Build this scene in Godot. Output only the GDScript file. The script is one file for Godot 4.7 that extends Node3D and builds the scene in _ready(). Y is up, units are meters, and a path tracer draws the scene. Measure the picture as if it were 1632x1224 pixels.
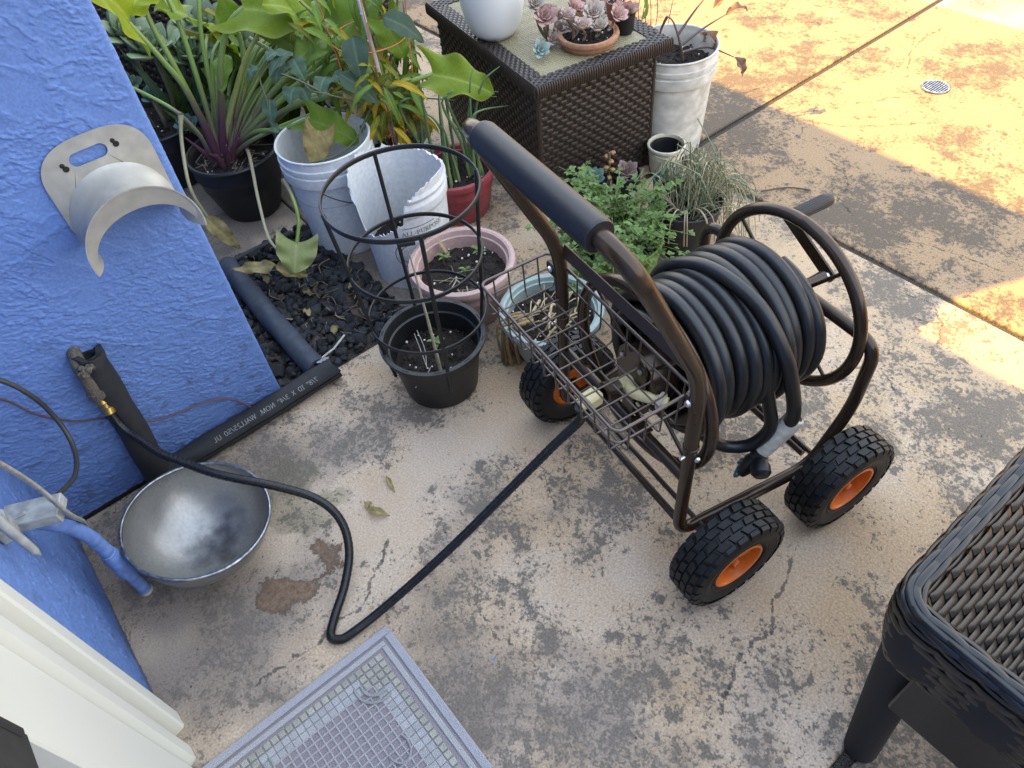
extends Node3D

class MB:
	var v := PackedVector3Array()
	var c := PackedColorArray()
	var uv := PackedVector2Array()
	var ix := PackedInt32Array()
	var col := Color(1, 1, 1)
	func tri(a: int, b: int, d: int) -> void:
		ix.append(a); ix.append(b); ix.append(d)
	func pt(p: Vector3, t := Vector2.ZERO) -> int:
		v.append(p); c.append(col); uv.append(t)
		return v.size() - 1
	func quad(a: Vector3, b: Vector3, d: Vector3, e: Vector3) -> void:
		var i := pt(a, Vector2(0, 0)); pt(b, Vector2(1, 0)); pt(d, Vector2(1, 1)); pt(e, Vector2(0, 1))
		tri(i, i + 1, i + 2); tri(i, i + 2, i + 3)
	# outward side of a grid = (row direction) x (column direction)
	func grid(rows: Array, cu := false, cols = null) -> void:
		var nr := rows.size()
		var nc: int = rows[0].size()
		var b := v.size()
		for r in nr:
			var row: PackedVector3Array = rows[r]
			for k in nc:
				v.append(row[k])
				c.append(cols[r][k] if cols != null else col)
				uv.append(Vector2(k / float(nc - 1), r / float(nr - 1)))
		for r in nr - 1:
			for k in (nc if cu else nc - 1):
				var a := b + r * nc + k
				var d := b + r * nc + (k + 1) % nc
				var e := a + nc
				var f := d + nc
				tri(a, d, e); tri(d, f, e)
	func tube(path: PackedVector3Array, r, n := 8, caps := true, closed := false, cols = null) -> void:
		var np := path.size()
		var nrm := Vector3.UP
		var rows := []
		var cc := []
		var pt_ := Vector3.ZERO
		for i in np:
			var t: Vector3
			if closed:
				t = path[(i + 1) % np] - path[(i - 1 + np) % np]
			else:
				t = path[mini(i + 1, np - 1)] - path[maxi(i - 1, 0)]
			t = t.normalized()
			if i == 0:
				nrm = t.cross(Vector3(0.31, 0.17, 0.93))
				if nrm.length() < 0.05: nrm = t.cross(Vector3.RIGHT)
				nrm = nrm.normalized()
			else:
				nrm = (nrm - t * nrm.dot(t)).normalized()
			var bn := t.cross(nrm)
			var rr: float = r if r is float else r[i]
			var row := PackedVector3Array()
			var rc := []
			for k in n:
				var a := -TAU * k / n
				row.append(path[i] + (nrm * cos(a) + bn * sin(a)) * rr)
				rc.append(cols[i] if cols != null else col)
			rows.append(row); cc.append(rc)
		if closed:
			# turn the first ring to meet the last frame
			rows.append(rows[0]); cc.append(cc[0])
			var best := 0
			var bd := 1e9
			for s in n:
				var d2: float = rows[np - 1][0].distance_to(rows[0][s])
				if d2 < bd: bd = d2; best = s
			var rr2 := PackedVector3Array()
			for k in n: rr2.append(rows[0][(k + best) % n])
			rows[np] = rr2
		grid(rows, true, cc)
		if caps and not closed:
			for e in 2:
				var row: PackedVector3Array = rows[0 if e == 0 else np - 1]
				var sv := col
				if cols != null: col = cols[0 if e == 0 else np - 1]
				var ci := pt(path[0 if e == 0 else np - 1])
				var b0 := v.size()
				for k in n: pt(row[k])
				for k in n:
					if e == 0: tri(ci, b0 + (k + 1) % n, b0 + k)
					else: tri(ci, b0 + k, b0 + (k + 1) % n)
				col = sv
	func lathe(prof: PackedVector2Array, seg := 32, xf := Transform3D()) -> void:
		var runs := [[prof[0]]]
		for i in range(1, prof.size()):
			runs[-1].append(prof[i])
			if i < prof.size() - 1:
				var d1 := (prof[i] - prof[i - 1]).normalized()
				var d2 := (prof[i + 1] - prof[i]).normalized()
				if d1.dot(d2) < 0.8: runs.append([prof[i]])
		for run in runs:
			var rows := []
			for p in run:
				var row := PackedVector3Array()
				for k in seg:
					var a := TAU * k / seg
					row.append(xf * Vector3(p.x * cos(a), p.y, p.x * sin(a)))
				rows.append(row)
			grid(rows, true)
	func qc(ctr: Vector3, p: Array) -> void:
		var n: Vector3 = (p[2] - p[0]).cross(p[1] - p[0])
		if n.dot(p[0] - ctr) < 0: p.reverse()
		var i := v.size()
		for q in p: pt(q)
		tri(i, i + 1, i + 2)
		if p.size() == 4: tri(i, i + 2, i + 3)
	func box(xf: Transform3D, s: Vector3, b := 0.0) -> void:
		var h := s * 0.5
		var cv := func(sx: float, sy: float, sz: float, f: int) -> Vector3:
			var q := Vector3(h.x - (0.0 if f == 0 else b), h.y - (0.0 if f == 1 else b), h.z - (0.0 if f == 2 else b))
			return xf * Vector3(sx * q.x, sy * q.y, sz * q.z)
		var o := xf.origin
		var pm := [-1.0, 1.0]
		for s1 in pm:
			qc(o, [cv.call(s1, -1, -1, 0), cv.call(s1, 1, -1, 0), cv.call(s1, 1, 1, 0), cv.call(s1, -1, 1, 0)])
			qc(o, [cv.call(-1, s1, -1, 1), cv.call(1, s1, -1, 1), cv.call(1, s1, 1, 1), cv.call(-1, s1, 1, 1)])
			qc(o, [cv.call(-1, -1, s1, 2), cv.call(1, -1, s1, 2), cv.call(1, 1, s1, 2), cv.call(-1, 1, s1, 2)])
			if b > 0:
				for s2 in pm:
					qc(o, [cv.call(s1, s2, -1, 0), cv.call(s1, s2, 1, 0), cv.call(s1, s2, 1, 1), cv.call(s1, s2, -1, 1)])
					qc(o, [cv.call(s1, -1, s2, 0), cv.call(s1, 1, s2, 0), cv.call(s1, 1, s2, 2), cv.call(s1, -1, s2, 2)])
					qc(o, [cv.call(-1, s1, s2, 1), cv.call(1, s1, s2, 1), cv.call(1, s1, s2, 2), cv.call(-1, s1, s2, 2)])
					for s3 in pm:
						qc(o, [cv.call(s1, s2, s3, 0), cv.call(s1, s2, s3, 1), cv.call(s1, s2, s3, 2)])
	# a lumpy stone: a cube sphere pushed about
	func blob(ctr: Vector3, rad: Vector3, rng: RandomNumberGenerator, rough := 0.25, turn := Basis(), sub := 3) -> void:
		var ph := Vector3(rng.randf() * 9, rng.randf() * 9, rng.randf() * 9)
		var cut := []
		for k in 5: cut.append([Vector3(rng.randfn(), rng.randfn(), rng.randfn()).normalized(), rng.randf_range(0.62, 0.95)])
		for f in 6:
			var rows := []
			for i in sub + 1:
				var row := PackedVector3Array()
				for k in sub + 1:
					var a := -1.0 + 2.0 * i / sub
					var e := -1.0 + 2.0 * k / sub
					var d: Vector3
					match f:
						0: d = Vector3(1, a, e)
						1: d = Vector3(-1, a, -e)
						2: d = Vector3(e, 1, a)
						3: d = Vector3(-e, -1, a)
						4: d = Vector3(a, e, 1)
						_: d = Vector3(a, -e, -1)
					d = d.normalized()
					var k2 := 1.0 + rough * (sin(d.x * 3.1 + ph.x) * sin(d.y * 2.7 + ph.y) + 0.5 * sin(d.z * 5.3 + ph.z))
					d *= k2
					for ct in cut:
						var over: float = d.dot(ct[0]) - ct[1]
						if over > 0: d -= ct[0] * over * 0.9
					row.append(ctr + turn * (d * rad))
				rows.append(row)
			grid(rows)
	func mesh(mat: Material) -> ArrayMesh:
		var n := PackedVector3Array()
		n.resize(v.size())
		for t in range(0, ix.size(), 3):
			var a := ix[t]
			var b := ix[t + 1]
			var d := ix[t + 2]
			var f := (v[d] - v[a]).cross(v[b] - v[a])
			n[a] += f; n[b] += f; n[d] += f
		for i in n.size():
			n[i] = n[i].normalized() if n[i].length_squared() > 1e-20 else Vector3.UP
		var ar := []
		ar.resize(Mesh.ARRAY_MAX)
		ar[Mesh.ARRAY_VERTEX] = v; ar[Mesh.ARRAY_NORMAL] = n; ar[Mesh.ARRAY_COLOR] = c
		ar[Mesh.ARRAY_TEX_UV] = uv; ar[Mesh.ARRAY_INDEX] = ix
		var me := ArrayMesh.new()
		me.add_surface_from_arrays(Mesh.PRIMITIVE_TRIANGLES, ar)
		me.surface_set_material(0, mat)
		return me

const ARUM_STEMS := [
	[[Vector3(0.563,0.234,-2.400), Vector3(0.550,0.461,-2.380), Vector3(0.522,0.571,-2.380), Vector3(0.480,0.697,-2.400)], 0.011, 0.007, "pg"],
	[[Vector3(0.568,0.232,-2.400), Vector3(0.563,0.362,-2.400), Vector3(0.554,0.536,-2.420), Vector3(0.548,0.661,-2.450), Vector3(0.557,0.736,-2.470)], 0.010, 0.007, "pg"],
	[[Vector3(0.572,0.230,-2.400), Vector3(0.599,0.426,-2.420), Vector3(0.624,0.617,-2.450), Vector3(0.629,0.715,-2.480)], 0.009, 0.007, "g"],
	[[Vector3(0.578,0.227,-2.400), Vector3(0.629,0.414,-2.420), Vector3(0.670,0.575,-2.440), Vector3(0.722,0.701,-2.460)], 0.008, 0.006, "g"],
	[[Vector3(0.582,0.225,-2.400), Vector3(0.632,0.414,-2.360), Vector3(0.675,0.549,-2.330), Vector3(0.726,0.635,-2.310), Vector3(0.779,0.670,-2.290)], 0.011, 0.008, "pg"],
	[[Vector3(0.590,0.222,-2.400), Vector3(0.725,0.316,-2.340), Vector3(0.864,0.416,-2.260), Vector3(1.023,0.531,-2.200)], 0.012, 0.008, "g"],
	[[Vector3(0.594,0.220,-2.400), Vector3(0.725,0.323,-2.380), Vector3(0.834,0.439,-2.360), Vector3(0.875,0.533,-2.340), Vector3(0.872,0.600,-2.300)], 0.010, 0.007, "g"],
	[[Vector3(0.598,0.218,-2.400), Vector3(0.785,0.341,-2.280), Vector3(0.915,0.415,-2.100), Vector3(1.052,0.432,-1.980), Vector3(1.156,0.449,-1.920)], 0.011, 0.007, "g"],
	[[Vector3(0.602,0.216,-2.400), Vector3(0.677,0.304,-2.300), Vector3(0.725,0.353,-2.160), Vector3(0.793,0.394,-2.080)], 0.009, 0.006, "pg"],
	[[Vector3(0.574,0.229,-2.400), Vector3(0.681,0.379,-2.400), Vector3(0.756,0.506,-2.360), Vector3(0.829,0.590,-2.320)], 0.010, 0.006, "y"],
	[[Vector3(0.787,0.554,-2.360), Vector3(0.817,0.527,-2.300), Vector3(0.845,0.474,-2.280)], 0.006, 0.005, "y"],
	[[Vector3(0.590,0.222,-2.400), Vector3(0.790,0.363,-2.320), Vector3(0.902,0.444,-2.220), Vector3(0.962,0.493,-2.140), Vector3(0.987,0.465,-2.100)], 0.009, 0.006, "g"],
	[[Vector3(0.606,0.214,-2.400), Vector3(0.760,0.350,-2.360), Vector3(0.885,0.434,-2.320), Vector3(1.005,0.478,-2.300), Vector3(1.119,0.540,-2.300)], 0.010, 0.008, "g"],
	[[Vector3(0.586,0.223,-2.400), Vector3(0.725,0.375,-2.420), Vector3(0.775,0.477,-2.440), Vector3(0.789,0.546,-2.450)], 0.009, 0.008, "pg"],
	[[Vector3(0.614,0.211,-2.400), Vector3(0.769,0.316,-2.380), Vector3(0.867,0.325,-2.400), Vector3(0.969,0.300,-2.420)], 0.010, 0.008, "pg"],
	[[Vector3(0.617,0.209,-2.400), Vector3(0.776,0.295,-2.340), Vector3(0.873,0.326,-2.330), Vector3(0.971,0.313,-2.330)], 0.011, 0.009, "pg"],
	[[Vector3(0.541,0.225,-2.400), Vector3(0.517,0.360,-2.320), Vector3(0.481,0.459,-2.280)], 0.007, 0.006, "p"],
	[[Vector3(0.481,0.459,-2.280), Vector3(0.444,0.385,-2.260), Vector3(0.399,0.280,-2.200), Vector3(0.408,0.169,-2.200)], 0.006, 0.005, "d"],
	[[Vector3(0.481,0.459,-2.280), Vector3(0.459,0.488,-2.320), Vector3(0.411,0.529,-2.400)], 0.006, 0.005, "g"],
	[[Vector3(0.661,0.205,-2.464), Vector3(0.639,0.255,-2.315), Vector3(0.619,0.245,-2.252), Vector3(0.560,0.191,-2.120), Vector3(0.509,0.152,-1.980), Vector3(0.510,0.127,-1.920)], 0.007, 0.004, "pd"],
	[[Vector3(0.616,0.304,-1.980), Vector3(0.599,0.292,-1.900), Vector3(0.581,0.236,-1.865), Vector3(0.549,0.184,-1.850)], 0.006, 0.005, "g"],
	[[Vector3(0.605,0.200,-2.400), Vector3(0.646,0.281,-2.300), Vector3(0.726,0.330,-2.220), Vector3(0.831,0.367,-2.140), Vector3(0.946,0.364,-2.100), Vector3(1.017,0.367,-2.060)], 0.008, 0.006, "g"]]
const ARUM_LEAVES := [
	[Vector3(0.483,0.699,-2.400), Vector3(0.392,0.882,-2.300), 0.200, "arrow", "yg", 0.10, 0.25, 0.012],
	[Vector3(0.558,0.729,-2.470), Vector3(0.480,0.702,-2.420), 0.130, "arrow", "yg", 0.10, 0.20, 0.010],
	[Vector3(0.772,0.669,-2.290), Vector3(0.929,0.624,-2.120), 0.190, "arrow", "yg2", 0.12, 0.15, 0.016],
	[Vector3(1.024,0.534,-2.200), Vector3(1.132,0.658,-2.080), 0.210, "arrow", "g2", 0.10, 0.15, 0.014],
	[Vector3(0.832,0.584,-2.310), Vector3(0.890,0.518,-2.180), 0.085, "arrow", "under", 0.15, 0.30, 0.008],
	[Vector3(1.151,0.448,-1.920), Vector3(1.266,0.405,-1.760), 0.150, "arrow", "yg2", 0.15, 0.30, 0.020],
	[Vector3(0.790,0.391,-2.080), Vector3(0.883,0.318,-1.970), 0.115, "arrow", "g3", 0.12, 0.20, 0.012],
	[Vector3(0.987,0.465,-2.100), Vector3(1.043,0.452,-1.980), 0.140, "arrow", "yel", 0.10, 0.40, 0.020],
	[Vector3(0.549,0.184,-1.850), Vector3(0.495,0.125,-1.800), 0.135, "arrow", "pale", 0.10, 0.20, 0.012],
	[Vector3(0.466,0.135,-1.860), Vector3(0.360,0.124,-1.960), 0.040, "ovate", "tan", 0.00, 0.30, 0.012],
	[Vector3(0.465,0.146,-1.850), Vector3(0.531,0.090,-1.800), 0.045, "ovate", "tan", 0.00, 0.30, 0.015],
	[Vector3(0.402,0.175,-2.200), Vector3(0.454,0.030,-2.160), 0.055, "ovate", "tan", 0.05, 0.50, 0.008],
	[Vector3(0.785,0.379,-2.020), Vector3(0.726,0.303,-1.990), 0.100, "arrow", "tan2", 0.05, 0.25, 0.008],
	[Vector3(0.937,0.487,-2.020), Vector3(0.920,0.367,-2.000), 0.075, "ovate", "tan", 0.05, 0.40, 0.010],
	[Vector3(1.033,0.417,-2.020), Vector3(1.154,0.219,-1.980), 0.085, "ovate", "tan2", 0.10, 0.40, 0.010],
	[Vector3(0.845,0.474,-2.280), Vector3(0.852,0.464,-2.220), 0.030, "ovate", "yel", 0.10, 0.30, 0.004],
	[Vector3(1.119,0.540,-2.300), Vector3(1.037,0.674,-2.250), 0.170, "arrow", "yg", 0.10, 0.20, 0.012],
	[Vector3(0.789,0.546,-2.450), Vector3(0.774,0.669,-2.450), 0.100, "ovate", "g3", 0.05, 0.30, 0.010],
	[Vector3(1.017,0.367,-2.060), Vector3(0.933,0.426,-2.050), 0.070, "arrow", "yg2", 0.10, 0.30, 0.010],
	[Vector3(0.944,0.562,-2.150), Vector3(0.808,0.559,-2.100), 0.110, "arrow", "g2", 0.10, 0.30, 0.014],
	[Vector3(1.066,0.526,-2.100), Vector3(0.925,0.455,-2.000), 0.120, "arrow", "yel", 0.10, 0.35, 0.018],
	[Vector3(0.672,0.622,-2.500), Vector3(0.581,0.688,-2.450), 0.120, "arrow", "yg2", 0.10, 0.30, 0.012],
	[Vector3(0.904,0.632,-2.200), Vector3(0.790,0.718,-2.150), 0.140, "arrow", "yg2", 0.10, 0.25, 0.014],
	[Vector3(1.067,0.623,-2.000), Vector3(1.088,0.515,-1.950), 0.110, "arrow", "g3", 0.10, 0.30, 0.014],
	[Vector3(0.712,0.521,-2.400), Vector3(0.631,0.446,-2.330), 0.060, "ovate", "g2", 0.10, 0.40, 0.006],
	[Vector3(0.867,0.605,-2.300), Vector3(0.849,0.710,-2.280), 0.150, "arrow", "yg2", 0.10, 0.20, 0.010]]
const VINE_LEAVES := [
	[Vector3(0.783,0.614,-2.050), Vector3(0.685,0.603,-2.000), 0.050],
	[Vector3(0.751,0.597,-2.040), Vector3(0.695,0.577,-2.000), 0.060],
	[Vector3(0.777,0.605,-2.030), Vector3(0.774,0.557,-1.980), 0.055],
	[Vector3(0.747,0.542,-2.000), Vector3(0.703,0.524,-1.960), 0.060],
	[Vector3(0.768,0.530,-2.000), Vector3(0.759,0.510,-1.960), 0.060],
	[Vector3(0.848,0.533,-2.000), Vector3(0.791,0.507,-1.960), 0.055],
	[Vector3(0.868,0.529,-2.000), Vector3(0.888,0.519,-1.960), 0.045],
	[Vector3(0.879,0.535,-1.980), Vector3(0.951,0.441,-1.900), 0.060],
	[Vector3(0.679,0.517,-2.040), Vector3(0.647,0.465,-2.000), 0.045],
	[Vector3(0.650,0.455,-2.020), Vector3(0.660,0.435,-2.000), 0.030],
	[Vector3(0.753,0.621,-2.050), Vector3(0.695,0.628,-2.030), 0.040],
	[Vector3(0.696,0.589,-2.100), Vector3(0.648,0.572,-2.080), 0.030]]
const VINE_STEMS := [
	[Vector3(0.674,0.346,-1.950), Vector3(0.768,0.336,-1.930), Vector3(0.859,0.339,-1.950), Vector3(0.921,0.378,-1.970), Vector3(0.951,0.407,-1.970)],
	[Vector3(0.951,0.407,-1.970), Vector3(0.883,0.463,-1.950), Vector3(0.812,0.511,-1.950), Vector3(0.774,0.534,-1.980), Vector3(0.772,0.595,-2.020)],
	[Vector3(0.951,0.407,-1.970), Vector3(1.029,0.477,-1.970), Vector3(1.076,0.552,-1.980), Vector3(1.116,0.624,-2.000), Vector3(1.136,0.688,-2.000)],
	[Vector3(0.650,0.455,-2.020), Vector3(0.665,0.523,-2.030), Vector3(0.682,0.580,-2.060), Vector3(0.743,0.625,-2.050)],
	[Vector3(0.720,0.590,-2.000), Vector3(0.758,0.563,-1.970), Vector3(0.796,0.527,-1.950)]]

var rng := RandomNumberGenerator.new()
var used := {}
var M := {}
var T := {}

func L(r: float, g: float, b: float) -> Color:
	return Color(r, g, b).linear_to_srgb()

func numbered(called: String, parent: Node) -> String:
	var key := str(parent.get_instance_id()) + called
	var n: int = used.get(key, 0)
	used[key] = n + 1
	return called if n == 0 else "%s_%03d" % [called, n]

func obj(called: String, b: MB, mat: Material, parent: Node = self, kind := "") -> MeshInstance3D:
	var o := MeshInstance3D.new()
	o.name = numbered(called, parent)
	o.mesh = b.mesh(mat)
	if kind: o.set_meta("kind", kind)
	parent.add_child(o, true)
	return o

func tag(o: Node3D, label: String, category: String, group := "") -> Node3D:
	o.set_meta("label", label)
	o.set_meta("category", category)
	if group: o.set_meta("group", group)
	return o

func thing(called: String, label: String, category: String, at := Vector3.ZERO, turn := 0.0, group := "") -> Node3D:
	var o := Node3D.new()
	o.name = numbered(called, self)
	add_child(o, true)
	o.position = at
	o.rotation.y = turn
	return tag(o, label, category, group)

func struct(called: String, b: MB, mat: Material, parent: Node = self) -> MeshInstance3D:
	return obj(called, b, mat, parent, "structure" if parent == self else "")

# Catmull-Rom through the points
func cr(p: Array, sub := 6, closed := false) -> PackedVector3Array:
	var out := PackedVector3Array()
	var n := p.size()
	for i in (n if closed else n - 1):
		var a: Vector3 = p[(i - 1 + n) % n] if closed else p[maxi(i - 1, 0)]
		var b: Vector3 = p[i]
		var d: Vector3 = p[(i + 1) % n]
		var e: Vector3 = p[(i + 2) % n] if closed else p[mini(i + 2, n - 1)]
		for s in sub:
			out.append(b.cubic_interpolate(d, a, e, s / float(sub)))
	if not closed: out.append(p[n - 1])
	return out

# straight runs joined by round bends of radius r
func bent(p: Array, r: float, sub := 6) -> PackedVector3Array:
	var out := PackedVector3Array([p[0]])
	for i in range(1, p.size() - 1):
		var a: Vector3 = p[i - 1]
		var b: Vector3 = p[i]
		var d: Vector3 = p[i + 1]
		var l := minf(r, minf(a.distance_to(b), b.distance_to(d)) * 0.49)
		var s := b + (a - b).normalized() * l
		var e := b + (d - b).normalized() * l
		for k in sub + 1:
			var t := k / float(sub)
			out.append(s.lerp(b, t).lerp(b.lerp(e, t), t))
	out.append(p[-1])
	return out

func circle(ctr: Vector3, r: float, ax: Vector3, ay: Vector3, n := 48) -> PackedVector3Array:
	var out := PackedVector3Array()
	for k in n: out.append(ctr + (ax * cos(TAU * k / n) + ay * sin(TAU * k / n)) * r)
	return out

func noise_bytes(sd: int, f: float, oct: int, size: int, type := FastNoiseLite.TYPE_SIMPLEX_SMOOTH, warp := 0.0, gain := 0.5) -> PackedByteArray:
	var n := FastNoiseLite.new()
	n.noise_type = type
	n.seed = sd
	n.frequency = f
	n.fractal_octaves = oct
	n.fractal_gain = gain
	if warp > 0:
		n.domain_warp_enabled = true
		n.domain_warp_amplitude = warp
		n.domain_warp_frequency = f * 1.5
	var im := n.get_seamless_image(size, size, false, false, 0.12)
	im.convert(Image.FORMAT_L8)
	return im.get_data()

func gray_tex(sd: int, f: float, oct: int, lo: float, hi: float, size := 512, gam := 1.0) -> ImageTexture:
	var d := noise_bytes(sd, f, oct, size)
	var lut := PackedByteArray()
	for i in 256:
		lut.append(int(255.0 * clampf(lo + (hi - lo) * pow(i / 255.0, gam), 0, 1)))
	for i in d.size(): d[i] = lut[d[i]]
	return ImageTexture.create_from_image(Image.create_from_data(size, size, false, Image.FORMAT_L8, d))

func nrm_tex(sd: int, f: float, oct: int, k: float, size := 512) -> ImageTexture:
	var im := Image.create_from_data(size, size, false, Image.FORMAT_L8, noise_bytes(sd, f, oct, size))
	im.convert(Image.FORMAT_RGBA8)
	im.bump_map_to_normal_map(k)
	return ImageTexture.create_from_image(im)

func mat(col: Color, rough := 0.6, metal := 0.0, o := {}) -> StandardMaterial3D:
	var m := StandardMaterial3D.new()
	m.albedo_color = col
	m.roughness = rough
	m.metallic = metal
	m.vertex_color_use_as_albedo = o.get("vc", false)
	if o.has("tex"):
		m.albedo_texture = T[o.tex]
	if o.has("nrm"):
		m.normal_enabled = true
		m.normal_texture = T[o.nrm]
		m.normal_scale = o.get("ns", 0.5)
	if o.has("tex") or o.has("nrm") or o.has("rtex"):
		m.uv1_triplanar = not o.get("uv", false)
		var s: float = o.get("s", 4.0)
		m.uv1_scale = Vector3(s, s, s)
	if o.has("rtex"):
		m.roughness_texture = T[o.rtex]
	if o.has("spec"): m.metallic_specular = o.spec
	if o.has("back"):
		m.backlight_enabled = true
		m.backlight = o.back
	m.cull_mode = BaseMaterial3D.CULL_DISABLED
	return m

func _ready() -> void:
	rng.seed = 7
	view_and_light()
	textures()
	materials()
	ground()
	house()
	wall_things()
	pots()
	furniture()
	cart()
	plants()
	litter()

func view_and_light() -> void:
	var cam := Camera3D.new()
	cam.name = "camera"
	cam.fov = 54.43
	cam.near = 0.02
	cam.far = 900.0
	cam.transform = Transform3D(Basis(Vector3(0.768464,-0.079470,0.634939), Vector3(0.523754,0.648170,-0.552772), Vector3(-0.367619,0.757337,0.539719)), Vector3(0, 1.55, 0))
	add_child(cam)
	cam.current = true
	var sky := ProceduralSkyMaterial.new()
	sky.sky_top_color = Color(0.72, 0.78, 0.875)
	sky.sky_horizon_color = Color(0.92, 0.90, 0.86)
	sky.sky_curve = 0.35
	sky.sky_energy_multiplier = 1.0
	sky.ground_bottom_color = Color(0.45, 0.40, 0.34)
	sky.ground_horizon_color = Color(0.6, 0.56, 0.5)
	sky.sun_angle_max = 1.0
	var env := Environment.new()
	env.background_mode = Environment.BG_SKY
	env.sky = Sky.new()
	env.sky.sky_material = sky
	env.tonemap_mode = Environment.TONE_MAPPER_LINEAR
	env.tonemap_exposure = 4.4
	env.sdfgi_enabled = true
	env.ssao_enabled = true
	env.ssil_enabled = true
	var we := WorldEnvironment.new()
	we.name = "air"
	we.environment = env
	add_child(we)
	var sun := DirectionalLight3D.new()
	sun.name = "sun"
	sun.light_energy = 1.5
	sun.light_color = Color(1.0, 0.80, 0.44)
	sun.light_angular_distance = 0.5
	sun.shadow_enabled = true
	add_child(sun)
	sun.look_at_from_position(Vector3.ZERO, Vector3(0.8, -1, 0.4), Vector3.UP)

func textures() -> void:
	T.cloud = gray_tex(1, 0.012, 5, 0.72, 1.0)
	T.speck = gray_tex(2, 0.09, 4, 0.55, 1.0, 512, 0.6)
	T.dirt = gray_tex(3, 0.02, 6, 0.25, 1.0, 512, 0.55)
	T.soil = gray_tex(4, 0.06, 5, 0.2, 1.6, 512, 1.6)
	T.rough = gray_tex(5, 0.03, 4, 0.86, 1.0)
	T.nfine = nrm_tex(6, 0.12, 3, 6.0)
	T.nsoft = nrm_tex(7, 0.03, 4, 10.0)
	T.nsoil = nrm_tex(8, 0.1, 4, 14.0)
	floor_texture()

func seg_dist(p: Vector2, a: Vector2, b: Vector2) -> float:
	var t := clampf((p - a).dot(b - a) / (b - a).length_squared(), 0, 1)
	return p.distance_to(a + (b - a) * t)

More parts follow.
